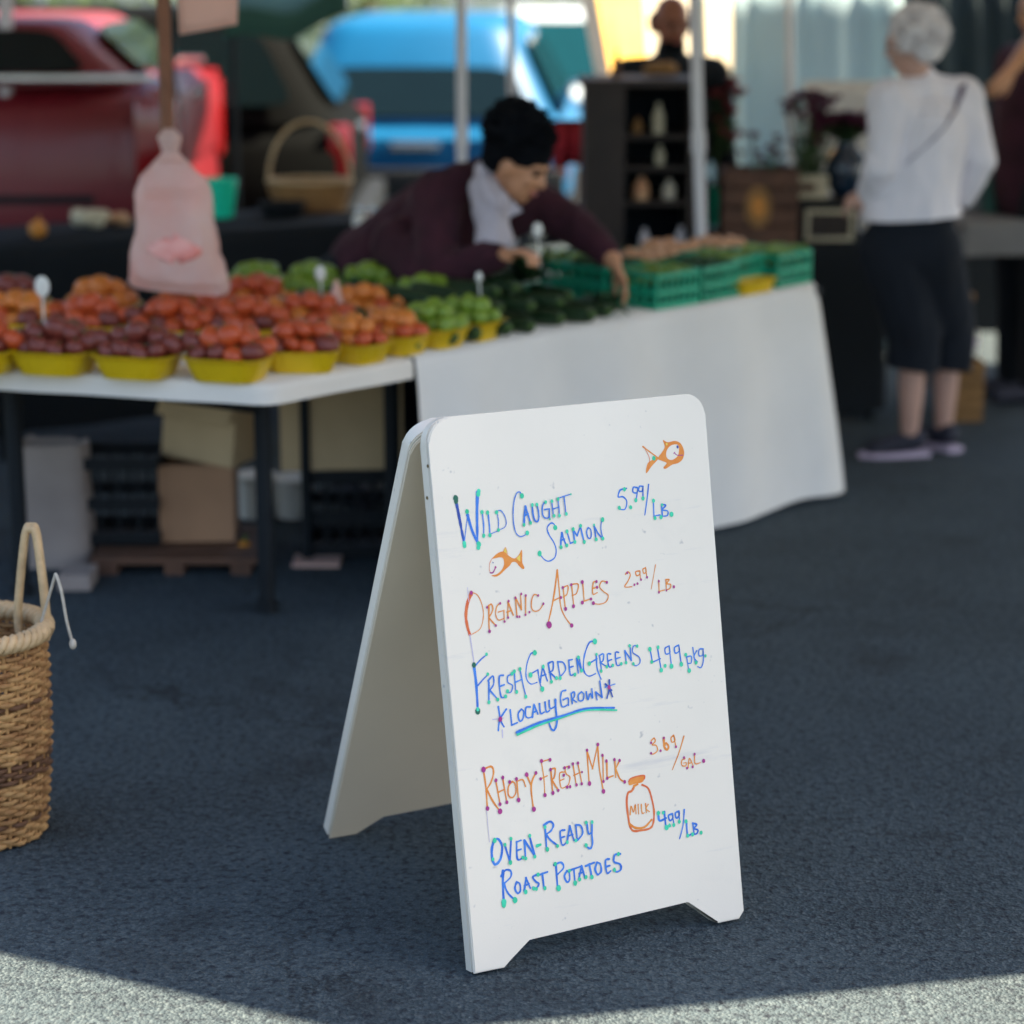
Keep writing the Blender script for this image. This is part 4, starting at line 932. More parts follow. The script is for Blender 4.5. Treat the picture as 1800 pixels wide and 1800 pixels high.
hk = thing('cord', 'pale cord hanging loose from the wicker basket rim', 'cord', tuple(rp[-1])); MB().tube([V((bc.x+BR1, bc.y, BH+.02))] + rp, .0035, 6).build('cord_strand', M['rope'], hk, smooth=60)
MB().ell(rp[-1], (.008,.008,.012)).build('knot', M['rope'], hk, smooth=60)

# ================================================================== people
def hand(mb, w_, d, n, side, curl=.5, sc_=1.0):
    d = V(d).normalized(); n = V(n); n = (n - d*n.dot(d)).normalized(); s_ = d.cross(n).normalized()*side
    for k in (-.026, -.009, .009, .026): mb.cap(w_ + s_*k*.55*sc_, .017*sc_, w_ + d*.085*sc_ + s_*k*sc_, .0125*sc_, 8)
    for i, ln in enumerate((.070, .080, .074, .058)):
        p = w_ + d*.088*sc_ + s_*(.031 - .0205*i)*sc_; dr = d.copy(); ax = d.cross(n)
        for q, fr in enumerate((.45, .32, .26)):
            dr = (Matrix.Rotation(curl*(.5 if q == 0 else .8), 3, ax) @ dr).normalized(); e = p + dr*ln*fr*sc_
            mb.cap(p, (.0092-.0008*q)*sc_, e, (.0086-.0008*q)*sc_, 8); p = e
    p = w_ + d*.025*sc_ + s_*.024*sc_; dr = (d*.65 + s_*.65 + n*.35).normalized(); e = p + dr*.05*sc_; mb.cap(p, .013*sc_, e, .0105*sc_, 8)
    dr = (d*.85 + s_*.15 + n*.35).normalized(); mb.cap(e, .0105*sc_, e + dr*.034*sc_, .0085*sc_, 8)
def head(mb, c, f, u, k=1.0):
    B = basis(f, u); c = V(c); r_, f_, u_ = B.col[0], B.col[1], B.col[2]
    mb.ell(c + u_*.022*k - f_*.008*k, (.074*k, .094*k, .098*k), B); mb.ell(c - u_*.042*k + f_*.024*k, (.056*k, .064*k, .066*k), B)
    mb.ell(c - u_*.088*k + f_*.052*k, (.026*k, .024*k, .02*k), B)
    mb.cap(c + f_*.082*k + u_*.022*k, .009*k, c + f_*.104*k - u_*.020*k, .013*k, 8); mb.ell(c + f_*.098*k - u_*.024*k, (.017*k,.012*k,.010*k), B)
    for s_ in (-1, 1):
        mb.ell(c + r_*s_*.076*k - f_*.004*k - u_*.008*k, (.012*k, .022*k, .032*k), B); mb.ell(c + r_*s_*.035*k + f_*.070*k - u_*.018*k, (.022*k,.018*k,.018*k), B)
    mb.cap(c + r_*.034*k + f_*.078*k + u_*.026*k, .012*k, c - r_*.034*k + f_*.078*k + u_*.026*k, .012*k, 8)
    return c, r_, f_, u_
def face(parent, c, r_, f_, u_, k=1.0, brow='hair'):
    for s_ in (-1, 1):
        MB().ell(c + r_*s_*.031*k + f_*.079*k + u_*.006*k, (.013*k,.008*k,.008*k), basis(f_, u_)).build('eye', M['eye'], parent, smooth=80)
        MB().cap(c + r_*s_*.018*k + f_*.092*k + u_*.024*k, .005*k, c + r_*s_*.048*k + f_*.080*k + u_*.024*k, .004*k, 6).build('eyebrow', M[brow], parent, smooth=80)
    MB().ell(c + f_*.085*k - u_*.056*k, (.024*k,.010*k,.008*k), basis(f_, u_)).build('lips', M['lip'], parent, smooth=80)

def strands(parent, c, B, r, n, m, ln, ok):
    b = MB()
    for i in range(n):
        d_ = V((random.gauss(0,1), random.gauss(0,1), random.gauss(0,1))).normalized()
        if not ok(d_): continue
        t_ = d_.cross(V((random.gauss(0,1), random.gauss(0,1), random.gauss(0,1)))).normalized(); p0 = c + d_*r*random.uniform(.88,1.0); L_ = ln*random.uniform(.6,1.3)
        b.tube([p0, p0 + d_*L_*.4 + t_*L_*.4, p0 + d_*L_*.55 + t_*L_], [.0035,.003,.0012], 4)
    o = b.build('hair_strands', M[m], parent, fixn=False); o['kind'] = 'stuff'
# ---- vendor bending over the long table
vr = thing('person', 'person in maroon cardigan and white shirt bending to reach a teal crate', 'person', (-.45, 7.75, 0))
pel = V((-.47, 7.72, .84)); chest = at(775, 395, 7.50); nk = at(858, 318, 7.36); hc = at(912, 290, 7.22)
shR, shL = at(768, 345, 7.30), at(948, 362, 7.52)      # near arm, far arm
elR, wrR = at(772, 472, 7.12), at(880, 449, 7.02)
elL, wrL = at(1024, 405, 7.42), at(1078, 458, 7.28)
b = MB()
fwd, upv = V((.80, -.42, -.42)), V((.30, -.10, .95))
hv = head(b, hc, fwd, upv, 1.0)
b.cap(nk, .058, hc - hv[3]*.04 - hv[2]*.02, .052)
b.cap(elR, .042, wrR, .030); b.cap(elL, .042, wrL, .030); b.cap(shR, .05, elR, .042); b.cap(shL, .05, elL, .042)
b.cap(pel, .13, chest, .13); b.cap(chest, .12, nk, .06); b.cap(shR, .055, chest, .10); b.cap(shL, .055, chest, .10)
hand(b, wrR, (at(935,440,6.95) - wrR), V((.2,-.3,-.9)), -1, .8); hand(b, wrL, (at(1112,530,7.20) - wrL), V((-.3,-.5,-.8)), 1, .45)
for s_ in (-.10, .10):
    hip = pel + V((s_, s_*.3, -.06)); kn = V((hip.x, hip.y-.04, .46)); an = V((hip.x-.02, hip.y+.06, .09)); b.cap(hip, .09, kn, .062); b.cap(kn, .06, an, .042); b.cap(an - V((0,0,.05)), .036, an + V((.08,-.10,-.055)), .030)
body = blob('body', b, .008, M['skin'], vr, 5)
face(vr, *hv)
b = MB()   # cardigan: back, sleeves, open front
b.cap(pel + V((0,0,-.03)), .165, chest, .165); b.cap(chest, .165, nk + V((-.04,.02,-.02)), .085); b.cap(shR, .082, chest, .13); b.cap(shL, .078, chest + V((.02,.02,0)), .12)
b.cap(nk + V((-.03,.03,0)), .07, shR, .08); b.cap(nk + V((0,.05,0)), .07, shL, .075)
b.cap(shR, .082, elR, .066); b.cap(elR, .066, wrR - (wrR-elR)*.10, .046); b.cap(shL, .076, elL, .062); b.cap(elL, .062, wrL - (wrL-elL)*.25, .044)
b.cap(pel + V((0,0,-.03)), .16, pel + V((.02,-.03,-.20)), .165); b.cap(at(700,430,7.35), .09, elR + V((-.05,.03,-.03)), .06)
wrinkle(blob('cardigan', b, .012, M['cardigan'], vr, 6), .010, 9, (1,1,.5))
b = MB(); b.cap(at(848,330,7.20), .045, at(872,420,7.13), .055); b.cap(at(850,300,7.25), .03, at(865,350,7.17), .04); b.cap(at(872,360,7.17), .05, at(860,425,7.10), .045); b.cap(nk, .066, nk + (hc-nk)*.35, .062)
wrinkle(blob('shirt', b, .008, M['shirt'], vr, 5), .006, 18, (1,1,.5))
for s_, (q0, q1, q2) in enumerate(((at(838,285,7.16), at(852,345,7.10), at(880,372,7.08)), (at(900,352,7.10), at(918,372,7.07), at(890,385,7.06)))):
    b = MB(); b.add([q0, q1, q2, (q0+q2)/2 + V((0,-.01,.0))], [(0,1,2,3)]); o = b.build('collar', M['shirt'], vr, fixn=False); o.modifiers.new('s','SOLIDIFY').thickness = .006
b = MB(); c_, r_, f_, u_ = hv; B = basis(f_, u_)
b.ell(c_ + u_*.060 - f_*.026, (.094,.116,.098), B); b.ell(c_ + u_*.125 - f_*.045, (.088,.092,.066), B); b.ell(c_ + u_*.01 - f_*.066, (.084,.066,.080), B)
for a in range(64):
    th, e = random.uniform(0,6.28), random.uniform(.05,1.45); dd = B @ V((math.cos(th)*math.cos(e), math.sin(th)*math.cos(e)*.9-.15, math.sin(e)))
    b.ell(c_ + u_*.070 - f_*.034 + dd*random.uniform(.096,.118), (random.uniform(.016,.028),)*3)
blob('hair', b, .008, M['hair'], vr, 3); strands(vr, c_ + u_*.072 - f_*.034, B, .108, 700, 'hair', .032, lambda d_: d_.dot(u_) > -.35 and not (d_.dot(f_) > .5 and d_.dot(u_) < .1))
b = MB()
for s_ in (-.10, .10):
    hip = pel + V((s_, s_*.3, -.06)); kn = V((hip.x, hip.y-.04, .46)); an = V((hip.x-.02, hip.y+.06, .10)); b.cap(hip, .115, kn, .082); b.cap(kn, .08, an, .062)
blob('trousers', b, .014, M['skirt'], vr, 5)
for s_ in (-.10, .10):
    hip = pel + V((s_, s_*.3, -.06)); an = V((hip.x-.02, hip.y+.06, .045)); blob('shoe', MB().cap(an, .045, an + V((.10,-.12,-.01)), .036), .010, M['shoe'], vr, 3)

# ---- white-haired shopper with her back to us
LY = 8.46
ld = thing('person', 'white-haired person in pale jacket and dark cropped trousers, facing away', 'person', (1.5, LY, 0))
hc = at(1602, 78, LY); nk = at(1618, 148, LY+.02); pel = at(1602, 392, LY); chest = at(1622, 235, LY+.01)
shL, shR = at(1562, 178, LY-.06), at(1690, 176, LY+.06)
elL, wrL = at(1552, 292, LY-.10), at(1528, 338, LY+.02)
elR, wrR = at(1722, 282, LY+.02), at(1688, 350, LY+.10)
b = MB()
hv = head(b, hc, V((-.80, .58, -.20)), V((-.12, .05, 1)), .98)
b.cap(nk, .055, hc - V((0,0,.05)), .05)
b.cap(pel, .09, chest, .11); b.cap(chest, .11, nk, .06); b.cap(shL, .05, elL, .04); b.cap(elL, .038, wrL, .028); b.cap(shR, .05, elR, .04); b.cap(elR, .038, wrR, .028)
hand(b, wrL, V((-.7,.4,-.4)), V((.3,.5,-.6)), 1, .7, .92); hand(b, wrR, V((-.6,.5,-.4)), V((-.5,.5,.3)), -1, .7, .92)
feet = []
for px, py, toe in ((1597, 790, V((-.165, -.03, -.03))), (1657, 778, V((-.10, .16, -.03)))):
    ank = G(px, py+12); ank = V((ank.x, ank.y, .075)); kn = V((ank.x + (.0 if px < 1640 else -.005), ank.y-.01, .46)); hip = V((pel.x + (-.085 if px < 1640 else .085), pel.y+.02, .84))
    b.cap(hip, .085, kn, .055); b.cap(kn - V((0,0,.0)), .052, ank + V((0,.0,.20)), .050); b.cap(ank + V((0,0,.20)), .050, ank, .033); b.cap(ank - V((0,0,.02)), .032, ank + toe*.8 - V((0,0,.01)), .028); feet.append((ank, toe))
blob('body', b, .008, M['skin2'], ld, 5); face(ld, *hv, .98, 'white_hair')
b = MB()
b.cap(pel + V((0,0,.02)), .160, chest, .158); b.cap(pel + V((-.04,0,.0)), .148, pel + V((.04,0,.0)), .148); b.cap(chest, .145, nk - V((0,0,.03)), .085); b.cap(shL, .08, chest, .12); b.cap(shR, .085, chest, .12); b.cap(nk - V((0,0,.03)), .07, shL, .07); b.cap(nk - V((0,0,.03)), .075, shR, .075)
b.cap(shL, .074, elL, .058); b.cap(elL, .058, wrL - (wrL-elL)*.1, .048); b.cap(shR, .076, elR, .062); b.cap(elR, .06, wrR - (wrR-elR)*.1, .05); b.cap(nk + V((0,.01,.01)), .062, nk, .066)
for k in range(7):
    q = elL.lerp(wrL, .1 + k*.13); b.ell(q + V((random.uniform(-.03,.03), -.03, random.uniform(-.02,.02))), (.045,.04,.04))
jk = wrinkle(blob('jacket', b, .010, M['jacket'], ld, 5), .009, 10, (1,1,.6), 3)
hz_ = at(1600, 380, LY).z; bm = bmesh.new(); bm.from_mesh(jk.data); bmesh.ops.bisect_plane(bm, geom=bm.verts[:] + bm.edges[:] + bm.faces[:], plane_co=(0,0,hz_), plane_no=(.06,0,-1), clear_outer=True); bm.to_mesh(jk.data); bm.free()
b = MB(); b.cap(pel + V((-.045,0,.02)), .118, pel + V((.045,0,.02)), .118); b.cap(pel + V((-.05,.01,-.08)), .125, pel + V((.05,.01,-.08)), .125)
for (ank, toe), sx_ in zip(feet, (-.075, .075)):
    kn = V((ank.x, ank.y-.01, .47)); hp = pel + V((sx_, .01, -.10)); b.cap(hp, .122, kn, .100); b.cap(kn, .100, V((ank.x, ank.y, .27)), .096)
tq = wrinkle(blob('trousers', b, .011, M['skirt'], ld, 5), .008, 9, (1,1,.4), 8)
bm = bmesh.new(); bm.from_mesh(tq.data); bmesh.ops.bisect_plane(bm, geom=bm.verts[:] + bm.edges[:] + bm.faces[:], plane_co=(0,0,.345), plane_no=(-.12,0,-1), clear_outer=True); bm.to_mesh(tq.data); bm.free()
b = MB(); c_, r_, f_, u_ = hv; B = basis(f_, u_)
b.ell(c_ + u_*.045 - f_*.030, (.090,.098,.088), B); b.ell(c_ - u_*.01 - f_*.065, (.082,.058,.072), B)
for a in range(70):
    th, e = random.uniform(0,6.28), random.uniform(-.35,1.5); dd = B @ V((math.cos(th)*math.cos(e), math.sin(th)*math.cos(e), math.sin(e)))
    if dd.dot(f_) > .45 and dd.dot(u_) < .6: continue
    b.ell(c_ + u_*.03 - f_*.035 + dd*.093, (random.uniform(.018,.03),)*3)
blob('hair', b, .008, M['white_hair'], ld, 2); strands(ld, c_ + u_*.03 - f_*.035, B, .098, 900, 'white_hair', .035, lambda d_: not (d_.dot(f_) > .45 and d_.dot(u_) < .6) and d_.dot(u_) > -.55)
def on_surface(ob, px, py):
    o_ = V((0,0,CAM_H)) - root_of(ob).location; hit, loc, nrm, _ = ob.ray_cast(o_, ray(px, py).normalized()); return (loc + root_of(ob).location, nrm) if hit else None
rg = []
for q in crom([(1692,150),(1686,172),(1672,205),(1650,234),(1622,262),(1598,282)], 4):
    h_ = on_surface(jk, q.x, q.y)
    if h_:
        p_, n_ = h_; s2 = V((.75,0,.66)); s2 = (s2 - n_*s2.dot(n_)).normalized()*.021; rg.append([p_ + s2 + n_*.008, p_ + s2 - n_*.002, p_ - s2 - n_*.002, p_ - s2 + n_*.008])
MB().loft(rg).build('bag_strap', M['strap'], ld)
for ank, toe in feet:
    d_ = toe.normalized(); b = MB().cap(ank - d_*.03 + V((0,0,-.012)), .042, ank + toe*.85 + V((0,0,-.016)), .034); sh = blob('shoe', b, .008, M['shoe'], ld, 3)
    s2 = V((-d_.y, d_.x, 0)).normalized(); B2 = Matrix((V((d_.x,d_.y,0)).normalized(), s2, V((0,0,1)))).transposed().to_4x4(); B2.translation = V((ank.x, ank.y, 0)); L_ = toe.length
    MB(B2).prism([(-.075,-.036),(-.085,0),(-.075,.036),(L_*.5,.044),(L_*.85,.040),(L_+.03,.012),(L_+.03,-.012),(L_*.85,-.040),(L_*.5,-.044)], .003, .021).build('sole', M['sole'], sh)

# ---- helpers standing further back
def stander(label, x, y, hz, facing, top_m, skin_m, hair_m, bald=False, arm=None, beard=False):
    th = thing('person', label, 'person', (x, y, 0)); k = hz/1.62; b = MB(); f = V((math.cos(facing), math.sin(facing), -.18)); lat = V((-math.sin(facing), math.cos(facing), 0))
    hc = V((x, y, hz)); nk = hc - V((0,0,.15)); ch = V((x,y,hz-.38)); pel = V((x,y,hz-.72)); hv = head(b, hc, f, V((0,0,1))); b.cap(nk, .056, hc - V((0,0,.04)), .054); b.cap(pel, .13, ch, .14); b.cap(ch, .12, nk, .06)
    sh = [nk + lat*s_*.19 - V((0,0,.06)) for s_ in (-1,1)]; arms = []
    for i, s_ in enumerate((-1,1)):
        if arm and arm[0] == i: el, wr = arm[1], arm[2]
        else: el = sh[i] + lat*s_*.05 + V((0,0,-.29)); wr = el + f*.14 + V((0,0,-.19))
        b.cap(sh[i], .05, el, .042); b.cap(el, .040, wr, .029); hand(b, wr, wr - el, lat*-s_, s_, .7); arms.append((sh[i], el, wr))
    for s_ in (-1,1):
        hp = pel + lat*s_*.09; b.cap(hp, .09, V((hp.x, hp.y, .46)), .058); b.cap(V((hp.x,hp.y,.46)), .056, V((hp.x,hp.y,.09)), .04); b.cap(V((hp.x,hp.y,.05)), .034, V((hp.x,hp.y,.04)) + V((f.x,f.y,0))*.14, .028)
    blob('body', b, .010, M[skin_m], th, 5); face(th, *hv)
    b = MB(); b.cap(pel, .16, ch, .17); b.cap(ch, .16, nk - V((0,0,.03)), .08)
    for i, (s_, el, wr) in enumerate(arms):
        b.cap(nk - V((0,0,.05)), .075, s_, .078); b.cap(s_, .078, s_.lerp(el, .8 if (arm and arm[0] == i) else 1), .062)
        if not (arm and arm[0] == i): b.cap(el, .06, wr - (wr-el)*.1, .044)
    if beard: b.cap(nk + V((0,0,.0)), .07, nk + V((0,0,.04)), .066)
    blob('shirt', b, .014, M[top_m], th, 6)
    b = MB()
    for s_ in (-1,1): hp = pel + lat*s_*.09; b.cap(hp, .12, V((hp.x,hp.y,.46)), .078); b.cap(V((hp.x,hp.y,.46)), .076, V((hp.x,hp.y,.10)), .06)
    blob('trousers', b, .016, M['black_cloth'], th, 5)
    for s_ in (-1,1): hp = pel + lat*s_*.09; a_ = V((hp.x,hp.y,.045)); blob('shoe', MB().cap(a_ - V((f.x,f.y,0))*.03, .044, a_ + V((f.x,f.y,0))*.17, .036), .012, M['shoe'], th, 3)
    c_, r_, f_, u_ = hv; B = basis(f_, u_); b = MB()
    if bald:
        for s_ in (-1,1): b.ell(c_ + r_*s_*.064 - f_*.03 + u_*.0, (.022,.055,.050), B)
        b.ell(c_ - f_*.07 - u_*.01, (.070,.036,.055), B)
    else: b.ell(c_ + u_*.05 - f_*.025, (.085,.098,.085), B); b.ell(c_ - f_*.06 - u_*.01, (.078,.05,.075), B)
    blob('hair', b, .010, M[hair_m], th, 3)
    if beard: blob('beard', MB().ell(c_ - u_*.078 + f_*.04, (.058,.055,.042), B), .010, M['hair'], th, 2)
    return th
q = at(1180, 42, 9.75)
stander('bald bearded person in dark shirt behind the tall wooden shelf', q.x, q.y, q.z, R(-72), 'black_cloth', 'skin3', 'hair', True, None, True)
q = at(1830, 20, 9.6)
stander('dark-clothed person with a bare raised forearm beside the grey-clothed table', q.x, q.y, q.z, R(200), 'cardigan', 'skin', 'hair', False, (1, at(1812, 78, 9.40), at(1778, 122, 9.30)))

# ================================================================== vehicles (parked with their backs to the stalls)
def vehicle(name, label, cat, pos, yaw, W_, L_, belt, roof, paint, glassm, top_in=.14, rake=.28, plate=True, tailx=.12, cab=None, wtop=.84):
    th = thing(name, label, cat, (pos.x, pos.y, 0)); Mx = Matrix.Translation((pos.x, pos.y, 0)) @ Matrix.Rotation(yaw, 4, 'Z')
    hw = W_/2
    def sect(y, h_w, z0, z1, n=28, e=5.0):
        r_ = []
        for k in range(n):
            a = 2*math.pi*k/n; c, s_ = math.cos(a), math.sin(a)
            r_.append((h_w*math.copysign(abs(c)**(2/e), c), y, (z0+z1)/2 + (z1-z0)/2*math.copysign(abs(s_)**(2/e), s_)))
        return r_
    hood = belt - .06
    b = MB(Mx); b.loft([sect(.0, hw*.93, .36, belt-.06), sect(.06, hw*.985, .30, belt), sect(.5, hw, .24, belt+.01), sect(L_*.62, hw, .24, belt), sect(L_*.72, hw, .24, belt-.02), sect(L_*.93, hw*.97, .26, hood-.08), sect(L_, hw*.88, .34, hood-.20)])
    body = b.build('body', M[paint], th, smooth=45)
    if cab: y0b, y1b = cab
    else: y0b, y1b = .05, L_*.70
    def ring(f, z, sh=0):
        y0, y1 = y0b + rake*f + sh, y1b - .75*f - sh; w2 = hw*.97 - top_in*f - sh; r_ = []
        for k in range(32):
            a = 2*math.pi*k/32; c, s_ = math.cos(a), math.sin(a); e = 7.0
            r_.append((w2*math.copysign(abs(c)**(2/e), c), (y0+y1)/2 + (y1-y0)/2*math.copysign(abs(s_)**(2/e), s_), z))
        return r_
    hh = roof - belt
    cabn = MB(Mx).loft([ring(0, belt-.03), ring(.12, belt+hh*.12), ring(.5, belt+hh*.5), ring(.86, belt+hh*.86), ring(.95, belt+hh*.95, .02), ring(1, belt+hh*.99, .07), ring(1, roof, .18)]).build('cabin', M[paint], th, smooth=50)
    def pane(nm, u0, u1, f0, f1, face_):
        pts = []
        for k in range(20):
            a = 2*math.pi*(k+.5)/20; c, s_ = math.cos(a), math.sin(a); e = 6.0
            u = (u0+u1)/2 + (u1-u0)/2*math.copysign(abs(c)**(2/e), c); f = (f0+f1)/2 + (f1-f0)/2*math.copysign(abs(s_)**(2/e), s_)
            z = belt + hh*f; w2 = hw*.97 - top_in*f
            if face_ == 'rear': pts.append((u*w2, y0b + rake*f - .012, z))
            elif face_ == 'front': pts.append((u*w2, y1b - .75*f + .012, z))
            else: pts.append((face_*(w2 + .008), y0b + rake*f + (y1b - .75*f - y0b - rake*f)*u, z))
        o = MB(Mx).add(pts, [tuple(range(20))]).build(nm, M[glassm], th, fixn=False); md = o.modifiers.new('s','SOLIDIFY'); md.thickness = .014; md.offset = 0
        return o
    pane('rear_window', -.80, .80, .10, wtop, 'rear'); pane('windscreen', -.86, .86, .08, .84, 'front')
    for s_ in (-1, 1): pane('side_window', .06, .30, .12, .82, s_); pane('side_window', .34, .60, .12, .82, s_); pane('side_window', .64, .90, .12, .78, s_)
    bp = MB(Mx).box((-hw*.96, -.10, .38), (hw*.96, .06, .56), 0, .03).build('rear_bumper', M['black_pl'] if paint != 'car_red' else M['chrome'], th, smooth=40)
    for s_ in (-1, 1):
        MB(Mx).box((s_*(hw-.02), -.012, belt-.30), (s_*(hw-.02-tailx), .10, belt-.03), 0, .012).build('tail_light', M['lamp_red'], th, smooth=40)
        MB(Mx).box((s_*(hw*.86), L_-.12, .52), (s_*(hw*.60), L_+.0, .66), 0, .012).build('headlight', M['lamp_w'], th, smooth=40)
        MB(Mx).box((s_*(hw+.005), y1b-.30, belt+.02), (s_*(hw+.17), y1b-.22, belt+.14), 0, .02).build('wing_mirror', M[paint], th, smooth=40)
    if plate: MB(Mx).box((-.16, -.018, belt-.30), (.16, .03, belt-.19)).build('number_plate', M['white_pl'], th)
    MB(Mx).box((-.15, -.030, belt-.12), (.15, .02, belt-.08), 0, .008).build('tailgate_handle', M['chrome'], th)
    for y in (L_*.20, L_*.80):
        for s_ in (-1, 1):
            c = V((s_*(hw-.10), y, .32)); pr = [(.20,-.10),(.30,-.105),(.32,-.08),(.32,.08),(.30,.105),(.20,.10)]
            R_ = Mx @ Matrix.Translation(c) @ Matrix.Rotation(R(90), 4, 'Y'); wh = MB(R_).lathe(pr, (0,0,0), 28).build('wheel', M['tyre'], th, smooth=40)
            MB(R_).lathe([(.0,-.08),(.20,-.085),(.205,.085),(.06,.095),(.0,.095)], (0,0,0), 28).build('rim', M['chrome'], wh, smooth=40)
    return th, Mx
VY = R(-3); rdir = V((math.cos(VY), math.sin(VY), 0))
def rear_c(px_right, Y, W_):      # rear centre from the pixel column of its outer corner
    p = at(px_right, 300, Y); return V((p.x, p.y, 0)) - rdir*W_/2
SIDE = R(90)                      # parked along the stalls, tail towards +X
vehicle('station_wagon', 'dark station wagon parked side-on between the red pickup and the blue van', 'car', V((at(612,300,11.85).x, 11.85+.85, 0)), SIDE, 1.70, 4.5, 1.02, 1.56, 'car_dark', 'glass', .12, .34, False, .05)
vehicle('minivan', 'bright blue minivan parked behind the bending vendor', 'van', rear_c(1004, 14.0, 1.92), VY, 1.92, 4.5, .80, 1.44, 'car_blue', 'glass', .34, .34, False, .10, None, .56)
vehicle('hatchback', 'silver hatchback parked beyond the blue minivan', 'car', rear_c(1215, 17.0, 1.72), VY, 1.72, 4.2, .86, 1.42, 'car_white', 'glass_t', .16, .40)
pk, Mx = vehicle('pickup_truck', 'red pickup truck with a low bed cap parked side-on by the black-clothed table', 'pickup', V((at(303,300,10.08).x, 10.08+.82, 0)), SIDE, 1.64, 4.9, 1.32, 1.58, 'car_red', 'glass', .10, .30, False, .16, (.12, 3.5))
for s_ in (-1, 1):
    MB(Mx).box((s_*.832, .06, 1.315), (s_*.80, 3.3, 1.345), 0, .006).build('bed_rail', M['chrome'], pk)
    MB(Mx).box((s_*.835, -.03, .86), (s_*.66, .16, 1.24), 0, .015).build('tail_light_column', M['lamp_red'], pk, smooth=40)
    MB(Mx).box((s_*.826, .35, .78), (s_*.80, 3.2, .82), 0, .006).build('side_trim', M['black_pl'], pk)
    MB(Mx).box((s_*.835, 1.30, 1.16), (s_*.80, 1.46, 1.20), 0, .008).build('door_handle', M['chrome'], pk)
MB(Mx).box((-.62,-.022,.92),(.62,.02,1.26),0,.012).build('tailgate', M['car_red'], pk, smooth=40)

# ================================================================== back table with baskets
bz = .80
B0, B1 = G(-40, 442, bz), G(655, 392, bz)
db = (B1 - B0).normalized(); nb = V((-db.y, db.x, 0))
bt = thing('display_table', 'dark-clothed table holding wicker and mint containers before the vehicles', 'table', (B0.x, B0.y, 0))
poly = [B0, B1, B1 + nb*.62, B0 + nb*.62]
MB().prism([(p.x, p.y) for p in poly], bz-.03, bz-.006).build('table_top', M['grey_cloth'], bt)
for p in poly:
    q = p + (sum(poly, V())/4 - p)*.08; MB().tube([(q.x,q.y,0),(q.x,q.y,bz-.03)], .018).build('leg', M['dark_metal'], bt)
_tz = TZ; TZ = bz - .004
o = cloth_obj('tablecloth', subdiv([poly[3], poly[0], poly[1], poly[2]], .03, .04), [], .70, .010, .02, 5, M['black_cloth'], 'black cloth hanging in front of the table by the pickup', 'tablecloth', 14, 9)
TZ = _tz
bzt = bz + .010
def onb(px, py): return G(px, py, bzt)
def wick(label, p, r, h, hr, dark=False, name='wicker_basket'):
    th = thing(name, label, 'basket', tuple(p))
    for i in range(9):
        z = .008 + (h-.016)*i/8; rr = r*(.8 + .2*i/8); pts = [(p.x + (rr + .003*math.cos(10*a_ + (3.14 if i % 2 else 0)))*math.cos(a_), p.y + (rr*.75 + .003*math.cos(10*a_ + (3.14 if i % 2 else 0)))*math.sin(a_), p.z + z) for a_ in (2*math.pi*k/60 for k in range(60))]
        MB().tube(pts, h/16, 6, closed=True).build('weft_strand', M['goldwood'] if i != 8 else M['wicker_rim'], th, smooth=60)
    MB().lathe([(.0,.002),(r*.78,.002),(r*.78,.012),(0,.012)], p, 24).build('basket_floor', M['wicker_dk'], th)
    if hr:
        pts = [(p.x + r*.98*math.cos(a_), p.y, p.z + h*.9 + hr*math.sin(a_)) for a_ in (math.pi*k/20 for k in range(21))]
        MB().tube(pts, .009, 7).build('handle', M['wicker_rim'], th, smooth=60)
    return th
wick('golden wicker basket with a tall hoop handle on the black-clothed table', onb(540, 378) + V((0,.16,0)), .175, .135, .25)
p = onb(385, 388) + V((0,.12,0)); mb_ = thing('bucket', 'small mint green bucket beside the hanging pink bag', 'bucket', tuple(p))
MB().lathe([(.0,.001),(.045,.001),(.064,.15),(.067,.15),(.067,.158),(.060,.158),(.043,.008),(0,.008)], p, 28).build('bucket_body', M['teal_bucket'], mb_, smooth=50)
MB().tube([(p.x + .066*math.cos(a_), p.y - .02*math.sin(a_), p.z + .15 - .05*math.sin(a_)) for a_ in (math.pi*k/14 for k in range(15))], .0022, 6).build('handle', M['chrome'], mb_)
for px, py, s_, lb in ((150,410,.055,'crumpled beige paper bag lying on the black-clothed table'), (190,405,.048,'small cream paper bundle beside the crumpled beige bag')):
    p = onb(px, py) + V((0,.1,0)); b = MB()
    for k in range(9): b.ell(p + V((random.uniform(-s_,s_), random.uniform(-s_,s_)*.6, s_*.5 + random.uniform(0,s_*.6))), (s_*.62, s_*.5, s_*.5))
    o = blob('paper_bag', b, .008, M['tan_fruit'] if px > 160 else M['cream_lbl'], None, 2, org=tuple(p)); tag(o, lb, 'paper bag')
p = onb(495, 385) + V((0,.06,0)); b = MB(); b.lathe([(.0,.0),(.075,.002),(.10,.06),(.094,.06),(.07,.01),(0,.01)], p, 24); o = b.build('bowl', M['black_pl'], smooth=50, org=tuple(p)); tag(o, 'black bowl leaning by the golden wicker basket', 'bowl')
p = onb(58, 425) + V((0,.1,0)); o = blob('gourd', MB().ell(p + V((0,0,.035)), (.036,.036,.035)).cap(p + V((0,0,.06)), .008, p + V((.01,0,.085)), .006), .006, M['pumpkin'], None, 2, org=tuple(p)); tag(o, 'lone orange gourd on the black-clothed table', 'gourd')
